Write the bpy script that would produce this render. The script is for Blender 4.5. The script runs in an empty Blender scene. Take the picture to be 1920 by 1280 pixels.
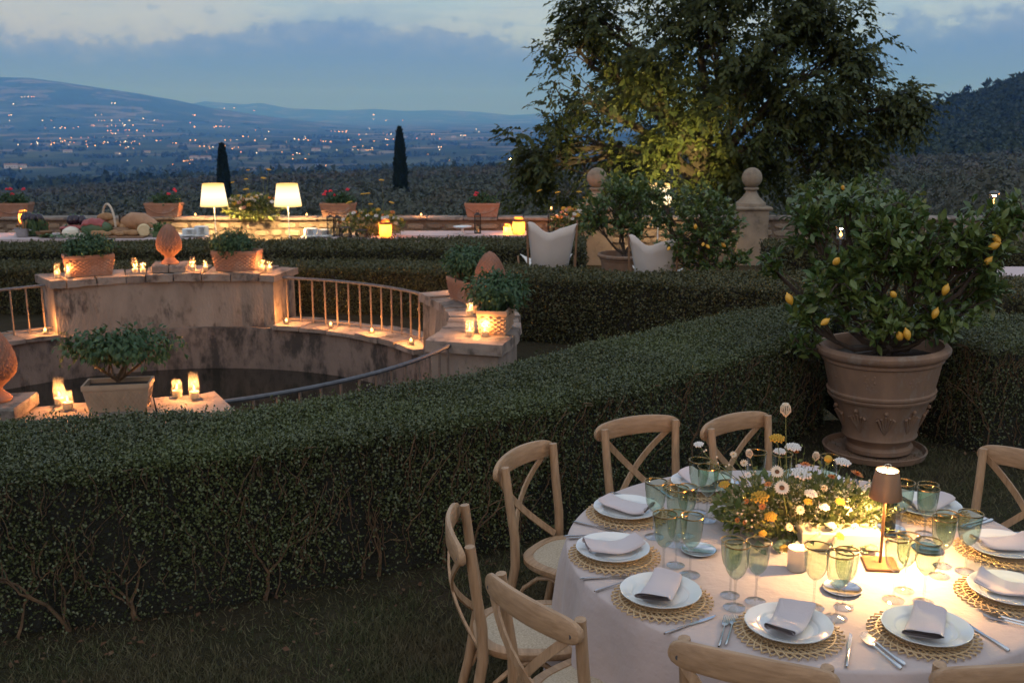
import bpy, math, random
import numpy as np
from mathutils import Vector, Matrix

R = math.radians
PI = math.pi
sc = bpy.context.scene
C = sc.collection
random.seed(11)
rng = np.random.default_rng(11)

# ------------------------------------------------------------------ camera
CAM_H = 2.35
PITCH = R(12.3)
FPX = 1950.0
cam = bpy.data.cameras.new('camera')
cam_o = bpy.data.objects.new('camera', cam)
C.objects.link(cam_o)
cam_o.location = (0, 0, CAM_H)
cam_o.rotation_euler = (R(90) - PITCH, 0, 0)
cam.sensor_width = 36.0
cam.lens = FPX / 1920 * 36.0
cam.clip_start = 0.05
cam.clip_end = 90000
cam.dof.use_dof = True
cam.dof.focus_distance = 4.6
cam.dof.aperture_fstop = 7.1
sc.camera = cam_o

# ------------------------------------------------------------------ dusk sky
world = bpy.data.worlds.new('World')
sc.world = world
world.use_nodes = True
wt = world.node_tree
wn, wl = wt.nodes, wt.links
bg = wn['Background']
sky = wn.new('ShaderNodeTexSky')
sky.sky_type = 'NISHITA'
sky.sun_disc = False
sky.sun_elevation = R(9)
sky.sun_rotation = R(200)
sky.ozone_density = 5.0
sky.dust_density = 0.6
SKY_STRENGTH = 0.13
tc = wn.new('ShaderNodeTexCoord')
sep = wn.new('ShaderNodeSeparateXYZ')
wl.new(tc.outputs['Generated'], sep.inputs[0])


def wmath(op, a, b=None, c=None):
    n = wn.new('ShaderNodeMath')
    n.operation = op
    for i, v in enumerate((a, b, c)):
        if v is None:
            continue
        if hasattr(v, 'is_linked'):
            wl.new(v, n.inputs[i])
        else:
            n.inputs[i].default_value = v
    return n.outputs[0]


def wnoise(scale_v, scale, detail, rough=0.55, offs=(0, 0, 0)):
    mp = wn.new('ShaderNodeMapping')
    mp.inputs['Scale'].default_value = scale_v
    mp.inputs['Location'].default_value = offs
    wl.new(tc.outputs['Generated'], mp.inputs[0])
    n = wn.new('ShaderNodeTexNoise')
    n.inputs['Scale'].default_value = scale
    n.inputs['Detail'].default_value = detail
    n.inputs['Roughness'].default_value = rough
    wl.new(mp.outputs[0], n.inputs['Vector'])
    return n.outputs['Fac']


def wramp(v, lo, hi, to0=0.0, to1=1.0):
    n = wn.new('ShaderNodeMapRange')
    n.interpolation_type = 'SMOOTHSTEP'
    n.inputs['From Min'].default_value = lo
    n.inputs['From Max'].default_value = hi
    n.inputs['To Min'].default_value = to0
    n.inputs['To Max'].default_value = to1
    wl.new(v, n.inputs['Value'])
    return n.outputs['Result']


def wmix(fac, a, b):
    n = wn.new('ShaderNodeMix')
    n.data_type = 'RGBA'
    wl.new(fac, n.inputs['Factor'])
    for k, v in ((6, a), (7, b)):
        if isinstance(v, tuple):
            n.inputs[k].default_value = (*v, 1)
        else:
            wl.new(v, n.inputs[k])
    return n.outputs[2]


# cloud banks: ragged tops a few degrees above the skyline, smooth bellies
big = wnoise((1, 1, 3), 2.3, 3, 0.5, (3.1, 0.4, 0))
rag = wnoise((1, 1, 1.5), 38, 10, 0.62, (1.7, 5.2, 2))
edge = wmath('MULTIPLY_ADD', wmath('SUBTRACT', big, 0.5), 0.11, sep.outputs['Z'])
edge = wmath('MULTIPLY_ADD', wmath('SUBTRACT', rag, 0.5), 0.06, edge)
dx2 = wmath('POWER', wmath('MULTIPLY', wmath('SUBTRACT', sep.outputs['X'], 0.06), 5.5), 2.0)
edge = wmath('MULTIPLY_ADD', wmath('DIVIDE', 1.0, wmath('ADD', 1.0, dx2)), 0.030, edge)
bank = wmath('ADD', wmath('MULTIPLY', wramp(edge, 0.112, 0.060), 0.6), wmath('MULTIPLY', wramp(edge, 0.094, 0.082), 0.4))
puff = wmath('MULTIPLY', wramp(wnoise((1, 1, 2.0), 26, 8, 0.62, (4.1, 0.7, 3)), 0.60, 0.68), wramp(sep.outputs['Z'], 0.22, 0.05))
streak = wnoise((1.0, 1.0, 9.0), 5.0, 6, 0.6, (0.4, 2.0, 7.7))
wisps = wmath('MULTIPLY', wramp(streak, 0.50, 0.62), wramp(sep.outputs['Z'], 0.40, 0.05))
# the thin pale veil the last light comes through, then the blue banks before it
skys = wn.new('ShaderNodeVectorMath')
skys.operation = 'SCALE'
skys.inputs['Scale'].default_value = SKY_STRENGTH
wl.new(sky.outputs[0], skys.inputs[0])
veil = wmath('MULTIPLY', wramp(wnoise((1, 1, 4), 1.4, 4, 0.5, (9, 1, 2)), 0.25, 0.6), 0.75)
veil_c = wmix(wramp(sep.outputs['Z'], 0.10, 0.75), (0.43, 0.44, 0.48), (0.80, 0.88, 0.97))
col = wmix(veil, skys.outputs[0], veil_c)
col = wmix(wmath('MULTIPLY', wisps, 0.55), col, (0.22, 0.34, 0.50))
col = wmix(wmath('MULTIPLY', puff, 0.55), col, (0.17, 0.26, 0.42))
col = wmix(wmath('MULTIPLY', bank, 0.92), col, (0.095, 0.18, 0.42))
wl.new(col, bg.inputs['Color'])
bg.inputs['Strength'].default_value = 1.0

sc.view_settings.view_transform = 'Standard'
sc.view_settings.look = 'None'
sc.view_settings.gamma = 1.0
sc.view_settings.exposure = 0.5
sc.view_settings.use_curve_mapping = False
sc.render.engine = 'CYCLES'
cy = sc.cycles
cy.use_denoising = True
cy.max_bounces = 7
cy.diffuse_bounces = 3
cy.glossy_bounces = 3
cy.transmission_bounces = 6
cy.transparent_max_bounces = 24
cy.volume_bounces = 3
cy.caustics_reflective = False
cy.caustics_refractive = False
cy.sample_clamp_indirect = 4.0
cy.sample_clamp_direct = 0.0
cy.use_light_tree = True

# added soft sun lamp, stands in for unseen warm light behind the photographer
sun = bpy.data.lights.new('warm_fill_sun', 'SUN')
sun.energy = 0.33
sun.color = (1.0, 0.58, 0.30)
sun.angle = R(50)
sun_o = bpy.data.objects.new('warm_fill_sun', sun)
C.objects.link(sun_o)
sun_o.rotation_euler = (R(90 - 13), 0, R(-18))

# ------------------------------------------------------------------ helpers


def tag(o, label=None, cat=None, group=None, kind=None):
    if label:
        o['label'] = label
    if cat:
        o['category'] = cat
    if group:
        o['group'] = group
    if kind:
        o['kind'] = kind
    return o


def thing(name, label, cat, loc=(0, 0, 0), rz=0.0, group=None):
    o = bpy.data.objects.new(name, None)
    o.empty_display_size = 0.1
    C.objects.link(o)
    o.location = loc
    o.rotation_euler = (0, 0, rz)
    return tag(o, label, cat, group)


def copy_tree(o, parent=None):
    c = o.copy()
    C.objects.link(c)
    c.parent = parent
    for ch in list(o.children):
        copy_tree(ch, c)
    return c


def put(src, state, loc, rz=0.0, label=None, group=None, s=None, rx=0.0, ry=0.0):
    """first call moves the source itself, later calls copy it"""
    if state.get('used'):
        o = copy_tree(src)
    else:
        o = src
        state['used'] = True
    o.location = loc
    o.rotation_euler = (rx, ry, rz)
    if s:
        o.scale = (s, s, s) if not isinstance(s, tuple) else s
    if label:
        o['label'] = label
    if group:
        o['group'] = group
    return o


def mesh_np(name, V, F, smooth=False, mats=None):
    V = np.asarray(V, dtype=np.float32).reshape(-1, 3)
    F = np.asarray(F, dtype=np.int32)
    k = F.shape[1]
    me = bpy.data.meshes.new(name)
    me.vertices.add(len(V))
    me.vertices.foreach_set('co', V.ravel())
    me.loops.add(F.size)
    me.loops.foreach_set('vertex_index', F.ravel())
    me.polygons.add(len(F))
    me.polygons.foreach_set('loop_start', np.arange(0, F.size, k, dtype=np.int32))
    if smooth:
        me.polygons.foreach_set('use_smooth', np.ones(len(F), dtype=bool))
    me.update(calc_edges=True)
    for m in (mats or []):
        me.materials.append(m)
    return me


def link(name, me, parent=None, loc=(0, 0, 0), rot=(0, 0, 0)):
    o = bpy.data.objects.new(name, me)
    C.objects.link(o)
    o.parent = parent
    o.location = loc
    o.rotation_euler = rot
    return o


def frames(pts):
    pts = [Vector(p) for p in pts]
    n = len(pts)
    T = []
    for i in range(n):
        a = pts[max(i - 1, 0)]
        b = pts[min(i + 1, n - 1)]
        t = b - a
        T.append(t.normalized() if t.length > 1e-9 else Vector((0, 0, 1)))
    u = T[0].orthogonal().normalized()
    out = []
    for i in range(n):
        u = (u - T[i] * u.dot(T[i]))
        if u.length < 1e-6:
            u = T[i].orthogonal()
        u.normalize()
        out.append((pts[i], u.copy(), T[i].cross(u)))
    return out


class MB:
    def __init__(self):
        self.v = []
        self.f = []
        self.m = []

    def add(self, vs, fs, mi=0):
        b = len(self.v)
        self.v.extend([tuple(p) for p in vs])
        for f in fs:
            self.f.append(tuple(b + i for i in f))
            self.m.append(mi)
        return self

    def box(self, c, s, rz=0.0, mi=0, taper=1.0, rx=0.0, ry=0.0, bev=0.0):
        hx, hy, hz = s[0] / 2, s[1] / 2, s[2] / 2
        if bev > 0:
            b = min(bev, hx * .9, hy * .9, hz * .9)
            lay = [(-hz, b), (-hz + b, 0), (hz - b, 0), (hz, b)]
            vs = []
            for z, i in lay:
                ax, ay = hx - i, hy - i
                q = b * .6 if i == 0 else 0
                k = taper if z > 0 else 1
                for (x, y) in ((-ax + q, -ay), (ax - q, -ay), (ax, -ay + q), (ax, ay - q), (ax - q, ay), (-ax + q, ay), (-ax, ay - q), (-ax, -ay + q)):
                    vs.append((x * k, y * k, z))
            fs = [tuple(range(7, -1, -1)), tuple(range(24, 32))]
            for L in range(3):
                for i in range(8):
                    j = (i + 1) % 8
                    fs.append((L * 8 + i, L * 8 + j, L * 8 + 8 + j, L * 8 + 8 + i))
        else:
            k = taper
            vs = [(-hx, -hy, -hz), (hx, -hy, -hz), (hx, hy, -hz), (-hx, hy, -hz),
                  (-hx * k, -hy * k, hz), (hx * k, -hy * k, hz), (hx * k, hy * k, hz), (-hx * k, hy * k, hz)]
            fs = [(3, 2, 1, 0), (4, 5, 6, 7), (0, 1, 5, 4), (1, 2, 6, 5), (2, 3, 7, 6), (3, 0, 4, 7)]
        if rz or rx or ry:
            from mathutils import Euler
            M = Euler((rx, ry, rz)).to_matrix()
            vs = [M @ Vector(p) for p in vs]
        vs = [(p[0] + c[0], p[1] + c[1], p[2] + c[2]) for p in vs]
        return self.add(vs, fs, mi)

    def tube(self, pts, r, n=6, mi=0, caps=True, flat=1.0):
        fr = frames(pts)
        vs, fs = [], []
        for i, (p, u, w) in enumerate(fr):
            rr = r[i] if isinstance(r, (list, tuple)) else r
            for k in range(n):
                a = 2 * PI * k / n
                vs.append(p + u * (rr * math.cos(a)) + w * (rr * flat * math.sin(a)))
        for i in range(len(fr) - 1):
            for k in range(n):
                k2 = (k + 1) % n
                fs.append((i * n + k, i * n + k2, (i + 1) * n + k2, (i + 1) * n + k))
        if caps:
            fs.append(tuple(range(n - 1, -1, -1)))
            fs.append(tuple((len(fr) - 1) * n + k for k in range(n)))
        return self.add(vs, fs, mi)

    def lathe(self, prof, n=24, mi=0, c=(0, 0, 0), cap0=False, cap1=False, sx=1.0, sy=1.0):
        vs, fs = [], []
        for (r, z) in prof:
            for k in range(n):
                a = 2 * PI * k / n
                vs.append((c[0] + r * math.cos(a) * sx, c[1] + r * math.sin(a) * sy, c[2] + z))
        for i in range(len(prof) - 1):
            for k in range(n):
                k2 = (k + 1) % n
                fs.append((i * n + k, i * n + k2, (i + 1) * n + k2, (i + 1) * n + k))
        if cap0:
            fs.append(tuple(range(n - 1, -1, -1)))
        if cap1:
            fs.append(tuple((len(prof) - 1) * n + k for k in range(n)))
        return self.add(vs, fs, mi)

    def ball(self, c, r, nu=10, nv=6, mi=0):
        rx, ry, rz = (r, r, r) if not isinstance(r, tuple) else r
        prof = [(math.sin(PI * i / nv), -math.cos(PI * i / nv)) for i in range(nv + 1)]
        prof[0] = (0.02, -1)
        prof[-1] = (0.02, 1)
        vs, fs = [], []
        for (q, z) in prof:
            for k in range(nu):
                a = 2 * PI * k / nu
                vs.append((c[0] + rx * q * math.cos(a), c[1] + ry * q * math.sin(a), c[2] + rz * z))
        for i in range(nv):
            for k in range(nu):
                k2 = (k + 1) % nu
                fs.append((i * nu + k, i * nu + k2, (i + 1) * nu + k2, (i + 1) * nu + k))
        fs.append(tuple(range(nu - 1, -1, -1)))
        fs.append(tuple(nv * nu + k for k in range(nu)))
        return self.add(vs, fs, mi)

    def jitter(self, amt, sc_=1.0):
        self.v = [(x + random.uniform(-amt, amt), y + random.uniform(-amt, amt), z + random.uniform(-amt, amt)) for x, y, z in self.v]
        return self

    def mesh(self, name, mats, smooth=False, angle=None):
        me = bpy.data.meshes.new(name)
        me.from_pydata(self.v, [], self.f)
        if not isinstance(mats, (list, tuple)):
            mats = [mats]
        for m in mats:
            me.materials.append(m)
        if len(mats) > 1:
            me.polygons.foreach_set('material_index', self.m)
        if smooth:
            me.polygons.foreach_set('use_smooth', [True] * len(me.polygons))
            try:
                me.set_sharp_from_angle(angle=R(angle or 42))
            except Exception:
                pass
        me.update()
        return me

    def build(self, name, mats, parent=None, smooth=False, loc=(0, 0, 0), rot=(0, 0, 0), angle=None):
        return link(name, self.mesh(name, mats, smooth, angle), parent, loc, rot)


# leaf templates: axis +Y, normal +Z, unit length
LEAF2 = (np.array([(0, 0, 0), (-.32, .5, .08), (0, 1, -.06), (.32, .5, .08)], np.float32),
         np.array([(0, 2, 1), (0, 3, 2)], np.int32))
LEAF4 = (np.array([(0, 0, 0), (-.25, .46, .07), (0, .5, 0), (.25, .46, .07), (0, 1, -.16)], np.float32),
         np.array([(0, 2, 1), (0, 3, 2), (1, 2, 4), (2, 3, 4)], np.int32))
LEAF4N = (np.array([(0, 0, 0), (-.17, .42, .05), (0, .5, 0), (.17, .42, .05), (0, 1, -.22)], np.float32),
          np.array([(0, 2, 1), (0, 3, 2), (1, 2, 4), (2, 3, 4)], np.int32))
TRI1 = (np.array([(-.45, 0, 0), (.45, 0, 0), (0, 1, 0)], np.float32), np.array([(0, 1, 2)], np.int32))


def norm(a):
    return a / np.maximum(np.linalg.norm(a, axis=1, keepdims=True), 1e-9)


def rvec(n):
    return norm(rng.normal(size=(n, 3)))


def scatter(tpl, P, D, N, S):
    """place the template at P with its axis along D, facing N, size S -> V, F"""
    tv, tf = tpl
    D = norm(np.asarray(D, float))
    N = np.asarray(N, float)
    N = norm(N - D * np.sum(N * D, axis=1, keepdims=True) + 1e-6)
    X = np.cross(D, N)
    S = np.asarray(S, float).reshape(-1, 1, 1)
    V = (X[:, None, :] * tv[None, :, 0:1] + D[:, None, :] * tv[None, :, 1:2] + N[:, None, :] * tv[None, :, 2:3]) * S + P[:, None, :]
    n = len(P)
    F = tf[None] + (np.arange(n) * len(tv))[:, None, None]
    return V.reshape(-1, 3), F.reshape(-1, tf.shape[1])


def leafmesh(name, parts, mat, smooth=False):
    Vs, Fs, b = [], [], 0
    for V, F in parts:
        Vs.append(V)
        Fs.append(F + b)
        b += len(V)
    return mesh_np(name, np.concatenate(Vs), np.concatenate(Fs), smooth, [mat])


# ------------------------------------------------------------------ materials
def newmat(name):
    m = bpy.data.materials.new(name)
    m.use_nodes = True
    return m, m.node_tree.nodes, m.node_tree.links, m.node_tree.nodes['Principled BSDF']


def ramp_node(nodes, stops):
    n = nodes.new('ShaderNodeValToRGB')
    el = n.color_ramp.elements
    while len(el) < len(stops):
        el.new(0.5)
    for e, (p, c) in zip(el, stops):
        e.position = p
        e.color = (*c, 1)
    return n


def pmat(name, c1, c2=None, scale=6.0, rough=0.6, bump=0.0, bscale=60.0, metal=0.0, spec=0.5,
         detail=6.0, stain=None, stain_scale=3.0, stain_lo=0.55, stain_hi=0.62, sv=(1, 1, 1), coat=0.0, sheen=0.0, rvar=0.12, bdist=0.01, objinfo=0.0):
    m, N, L, B = newmat(name)
    B.inputs['Roughness'].default_value = rough
    B.inputs['Metallic'].default_value = metal
    B.inputs['Specular IOR Level'].default_value = spec
    B.inputs['Coat Weight'].default_value = coat
    B.inputs['Sheen Weight'].default_value = sheen
    t = N.new('ShaderNodeTexCoord')
    mp = N.new('ShaderNodeMapping')
    mp.inputs['Scale'].default_value = sv
    L.new(t.outputs['Object'], mp.inputs[0])
    nz = N.new('ShaderNodeTexNoise')
    nz.inputs['Scale'].default_value = scale
    nz.inputs['Detail'].default_value = detail
    nz.inputs['Roughness'].default_value = 0.6
    L.new(mp.outputs[0], nz.inputs['Vector'])
    c2 = c2 or tuple(x * 0.8 for x in c1)
    rp = ramp_node(N, [(0.32, c1), (0.68, c2)])
    L.new(nz.outputs['Fac'], rp.inputs[0])
    out = rp.outputs[0]
    if stain:
        ns = N.new('ShaderNodeTexNoise')
        ns.inputs['Scale'].default_value = stain_scale
        ns.inputs['Detail'].default_value = 9
        ns.inputs['Roughness'].default_value = 0.68
        L.new(mp.outputs[0], ns.inputs['Vector'])
        mr = N.new('ShaderNodeMapRange')
        mr.inputs['From Min'].default_value = stain_lo
        mr.inputs['From Max'].default_value = stain_hi
        L.new(ns.outputs['Fac'], mr.inputs['Value'])
        mx = N.new('ShaderNodeMix')
        mx.data_type = 'RGBA'
        L.new(mr.outputs[0], mx.inputs['Factor'])
        L.new(out, mx.inputs[6])
        mx.inputs[7].default_value = (*stain, 1)
        out = mx.outputs[2]
    if objinfo:
        oi = N.new('ShaderNodeObjectInfo')
        hs = N.new('ShaderNodeHueSaturation')
        mr = N.new('ShaderNodeMapRange')
        mr.inputs['To Min'].default_value = 1 - objinfo
        mr.inputs['To Max'].default_value = 1 + objinfo
        L.new(oi.outputs['Random'], mr.inputs['Value'])
        L.new(mr.outputs[0], hs.inputs['Value'])
        L.new(out, hs.inputs['Color'])
        out = hs.outputs[0]
    L.new(out, B.inputs['Base Color'])
    rr = N.new('ShaderNodeMapRange')
    rr.inputs['To Min'].default_value = max(rough - rvar, 0.02)
    rr.inputs['To Max'].default_value = min(rough + rvar, 1.0)
    L.new(nz.outputs['Fac'], rr.inputs['Value'])
    L.new(rr.outputs[0], B.inputs['Roughness'])
    if bump > 0:
        nb = N.new('ShaderNodeTexNoise')
        nb.inputs['Scale'].default_value = bscale
        nb.inputs['Detail'].default_value = 5
        L.new(mp.outputs[0], nb.inputs['Vector'])
        bp = N.new('ShaderNodeBump')
        bp.inputs['Strength'].default_value = bump
        bp.inputs['Distance'].default_value = bdist
        L.new(nb.outputs['Fac'], bp.inputs['Height'])
        L.new(bp.outputs[0], B.inputs['Normal'])
    return m


def leafmat(name, cols, rough=0.45, transl=0.25, spec=0.4, patch=None, patch_scale=1.2):
    """leaf colours vary from leaf to leaf; a little light comes through"""
    m, N, L, B = newmat(name)
    g = N.new('ShaderNodeNewGeometry')
    rp = ramp_node(N, [(i / max(len(cols) - 1, 1), c) for i, c in enumerate(cols)])
    L.new(g.outputs['Random Per Island'], rp.inputs[0])
    out = rp.outputs[0]
    if patch:
        t = N.new('ShaderNodeTexCoord')
        nz = N.new('ShaderNodeTexNoise')
        nz.inputs['Scale'].default_value = patch_scale
        nz.inputs['Detail'].default_value = 4
        L.new(t.outputs['Object'], nz.inputs['Vector'])
        mr = N.new('ShaderNodeMapRange')
        mr.inputs['From Min'].default_value = 0.45
        mr.inputs['From Max'].default_value = 0.68
        mr.inputs['To Max'].default_value = 0.7
        L.new(nz.outputs['Fac'], mr.inputs['Value'])
        mx = N.new('ShaderNodeMix')
        mx.data_type = 'RGBA'
        L.new(mr.outputs[0], mx.inputs['Factor'])
        L.new(out, mx.inputs[6])
        mx.inputs[7].default_value = (*patch, 1)
        out = mx.outputs[2]
    L.new(out, B.inputs['Base Color'])
    B.inputs['Roughness'].default_value = rough
    B.inputs['Specular IOR Level'].default_value = spec
    if transl > 0:
        tr = N.new('ShaderNodeBsdfTranslucent')
        L.new(out, tr.inputs['Color'])
        ms = N.new('ShaderNodeMixShader')
        ms.inputs[0].default_value = transl
        L.new(B.outputs[0], ms.inputs[1])
        L.new(tr.outputs[0], ms.inputs[2])
        L.new(ms.outputs[0], N['Material Output'].inputs['Surface'])
    return m


def emat(name, col, strength):
    m = bpy.data.materials.new(name)
    m.use_nodes = True
    N, L = m.node_tree.nodes, m.node_tree.links
    N.clear()
    e = N.new('ShaderNodeEmission')
    e.inputs[0].default_value = (*col, 1)
    e.inputs[1].default_value = strength
    o = N.new('ShaderNodeOutputMaterial')
    L.new(e.outputs[0], o.inputs[0])
    return m


def glassmat(name, tint, ior=1.45, rough=0.03, gmax=1.0):
    m = bpy.data.materials.new(name)
    m.use_nodes = True
    N, L = m.node_tree.nodes, m.node_tree.links
    N.clear()
    t = N.new('ShaderNodeBsdfTransparent')
    t.inputs[0].default_value = (*tint, 1)
    g = N.new('ShaderNodeBsdfGlossy')
    g.inputs['Roughness'].default_value = rough
    lw = N.new('ShaderNodeLayerWeight')
    lw.inputs[0].default_value = .5
    pw = N.new('ShaderNodeMath')
    pw.operation = 'POWER'
    L.new(lw.outputs['Facing'], pw.inputs[0])
    pw.inputs[1].default_value = 2.4
    f = N.new('ShaderNodeMath')
    f.operation = 'MULTIPLY_ADD'
    L.new(pw.outputs[0], f.inputs[0])
    f.inputs[1].default_value = .9
    f.inputs[2].default_value = .06
    ms = N.new('ShaderNodeMixShader')
    L.new(f.outputs[0], ms.inputs[0])
    L.new(t.outputs[0], ms.inputs[1])
    L.new(g.outputs[0], ms.inputs[2])
    o = N.new('ShaderNodeOutputMaterial')
    L.new(ms.outputs[0], o.inputs[0])
    return m


M = {}
M['hedge_leaf'] = leafmat('hedge_leaf', [(.038, .050, .018), (.062, .078, .026), (.085, .10, .036), (.052, .066, .023), (.11, .115, .05)], rough=.44, transl=.12, spec=.5, patch=(.10, .125, .04))
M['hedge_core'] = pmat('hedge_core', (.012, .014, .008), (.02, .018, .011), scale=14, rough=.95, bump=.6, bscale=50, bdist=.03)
M['hedge_far_leaf'] = leafmat('hedge_far_leaf', [(.048, .05, .018), (.07, .072, .025), (.095, .092, .034), (.058, .058, .022)], rough=.55, transl=.12, patch=(.075, .075, .03))
M['twig'] = pmat('twig', (.17, .10, .05), (.07, .043, .024), scale=20, rough=.85)
M['bark'] = pmat('bark', (.075, .055, .04), (.04, .03, .022), scale=14, rough=.9, bump=.7, bscale=40, sv=(1, 1, .3))
M['lemon_leaf'] = leafmat('lemon_leaf', [(.045, .09, .025), (.07, .12, .032), (.13, .17, .04), (.06, .10, .03)], rough=.36, transl=.22, spec=.5)
M['lemon'] = pmat('lemon', (.72, .40, .05), (.64, .33, .035), scale=12, rough=.42, bump=.25, bscale=220, bdist=.002)
M['basil_leaf'] = leafmat('basil_leaf', [(.03, .075, .03), (.045, .095, .035), (.06, .11, .04)], rough=.5, transl=.25)
M['walnut_leaf'] = leafmat('walnut_leaf', [(.035, .052, .016), (.055, .07, .018), (.085, .095, .022), (.045, .06, .017)], rough=.5, transl=.3, spec=.3)
M['olive_leaf'] = leafmat('olive_leaf', [(.055, .07, .055), (.066, .08, .062), (.078, .09, .07)], rough=.7, transl=.1, spec=.2, patch=(.12, .09, .075), patch_scale=.02)
M['wood_leaf'] = leafmat('wood_leaf', [(.025, .038, .022), (.04, .055, .03), (.055, .07, .04)], rough=.8, transl=.05, spec=.1)
M['cypress_leaf'] = leafmat('cypress_leaf', [(.012, .022, .014), (.02, .032, .018)], rough=.8, transl=.05, spec=.1)
M['grass'] = leafmat('grass', [(.045, .06, .024), (.075, .085, .035), (.16, .14, .08), (.06, .07, .03)], rough=.7, transl=.2, spec=.2, patch=(.13, .10, .06), patch_scale=1.6)
M['soil'] = pmat('soil', (.045, .032, .022), (.025, .018, .012), scale=18, rough=1, bump=.6, bscale=80)
M['terracotta'] = pmat('terracotta', (.34, .18, .115), (.25, .13, .085), scale=5, rough=.8, bump=.25, bscale=50, stain=(.34, .27, .22), stain_scale=4, stain_lo=.52, stain_hi=.72, bdist=.006)
M['terracotta_red'] = pmat('terracotta_red', (.31, .15, .095), (.23, .11, .07), scale=7, rough=.85, bump=.3, bscale=70, stain=(.22, .16, .13), stain_scale=6, stain_lo=.55, stain_hi=.75, bdist=.006)
M['terracotta_aged'] = pmat('terracotta_aged', (.30, .18, .112), (.17, .105, .07), scale=4.5, rough=.85, bump=.45, bscale=46, stain=(.32, .27, .22), stain_scale=4.5, stain_lo=.54, stain_hi=.74, sv=(1, 1, .45), bdist=.006)
M['terracotta_pale'] = pmat('terracotta_pale', (.45, .31, .20), (.36, .24, .155), scale=6, rough=.85, bump=.2, bscale=60, bdist=.004)
M['plaster'] = pmat('plaster', (.30, .25, .205), (.19, .16, .132), scale=3.2, rough=.95, bump=.7, bscale=34, stain=(.085, .07, .06), stain_scale=3.4, stain_lo=.52, stain_hi=.62, sv=(1, 1, .45), bdist=.015)
M['basin_wall'] = pmat('basin_wall', (.24, .185, .15), (.15, .115, .095), scale=2.2, rough=.95, bump=.6, bscale=22, stain=(.05, .042, .036), stain_scale=4.2, stain_lo=.46, stain_hi=.60, bdist=.02, sv=(1, 1, .5))
M['coping'] = pmat('coping', (.27, .22, .18), (.18, .145, .12), scale=5, rough=.9, bump=.6, bscale=30, stain=(.07, .06, .052), stain_scale=5, stain_lo=.52, stain_hi=.66, objinfo=.22, bdist=.012)
M['wall_stone'] = pmat('wall_stone', (.34, .27, .195), (.24, .185, .135), scale=6, rough=.9, bump=.6, bscale=24, stain=(.12, .10, .08), stain_scale=5, stain_lo=.55, stain_hi=.7, objinfo=.35, bdist=.02)
M['mortar'] = pmat('mortar', (.21, .165, .12), (.13, .10, .075), scale=9, rough=1, bump=.6, bscale=40, bdist=.015)
M['pale_stone'] = pmat('pale_stone', (.30, .24, .175), (.20, .16, .115), scale=4, rough=.9, bump=.4, bscale=30, stain=(.14, .115, .09), stain_scale=4, stain_lo=.55, stain_hi=.7, bdist=.01)
M['iron'] = pmat('iron', (.12, .125, .14), (.08, .082, .09), scale=20, rough=.5, metal=.4, bump=.2, bscale=90)
M['iron_rust'] = pmat('iron_rust', (.20, .155, .125), (.13, .095, .07), scale=16, rough=.7, bump=.2, bscale=90)
M['black_metal'] = pmat('black_metal', (.02, .018, .016), (.03, .026, .022), scale=20, rough=.5, metal=.3)
M['chair_rail_wood'] = pmat('chair_rail_wood', (.46, .29, .165), (.30, .18, .095), scale=7, rough=.5, bump=.3, bscale=60, sv=(1, 10, 10), bdist=.003, objinfo=.08)
M['chair_wood'] = pmat('chair_wood', (.46, .29, .165), (.30, .18, .095), scale=7, rough=.5, bump=.3, bscale=60, sv=(10, 10, 1), bdist=.003, objinfo=.08)
M['cane'] = pmat('cane', (.56, .46, .33), (.36, .28, .19), scale=140, rough=.7, bump=.5, bscale=220, bdist=.003)
M['linen'] = pmat('linen', (.50, .41, .38), (.46, .375, .35), scale=3, rough=.95, bump=.55, bscale=7, sheen=.15, bdist=.03)
M['buffet_linen'] = pmat('buffet_linen', (.52, .43, .43), (.47, .39, .39), scale=3, rough=.95, bump=.15, bscale=100, bdist=.002)
M['napkin'] = pmat('napkin', (.56, .485, .485), (.52, .45, .45), scale=6, rough=.95, bump=.3, bscale=300, sheen=.2, bdist=.002)
M['canvas'] = pmat('canvas', (.72, .70, .66), (.66, .64, .61), scale=4, rough=.95, bump=.2, bscale=160, bdist=.003)
M['porcelain'] = pmat('porcelain', (.74, .74, .72), (.72, .72, .70), scale=3, rough=.16, coat=.4, rvar=.04)
M['rattan'] = pmat('rattan', (.64, .46, .26), (.50, .34, .18), scale=26, rough=.55, bump=.2, bscale=200, bdist=.002)
M['silver'] = pmat('silver', (.72, .72, .72), (.62, .62, .62), scale=12, rough=.16, metal=1.0, rvar=.06)
M['bronze'] = pmat('bronze', (.33, .17, .085), (.29, .15, .075), scale=14, rough=.38, metal=.55)
M['gold'] = pmat('gold', (.75, .50, .22), (.65, .42, .18), scale=20, rough=.25, metal=1)
M['green_glass'] = glassmat('green_glass', (.73, .81, .72))
M['clear_glass'] = glassmat('clear_glass', (.93, .94, .94))
M['dark_glass'] = pmat('dark_glass', (.012, .016, .012), (.016, .02, .014), scale=5, rough=.08)
_m, _N, _L, _B = newmat('chimney_glass')
_B.inputs['Base Color'].default_value = (.9, .88, .84, 1)
_B.inputs['Roughness'].default_value = .12
_t = _N.new('ShaderNodeBsdfTranslucent')
_t.inputs[0].default_value = (1, .95, .88, 1)
_x = _N.new('ShaderNodeMixShader')
_x.inputs[0].default_value = .6
_L.new(_B.outputs[0], _x.inputs[1])
_L.new(_t.outputs[0], _x.inputs[2])
_c = _N.new('ShaderNodeBsdfTransparent')
_y = _N.new('ShaderNodeMixShader')
_y.inputs[0].default_value = .972
_L.new(_x.outputs[0], _y.inputs[1])
_L.new(_c.outputs[0], _y.inputs[2])
_L.new(_y.outputs[0], _N['Material Output'].inputs['Surface'])
M['chimney_glass'] = _m
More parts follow.
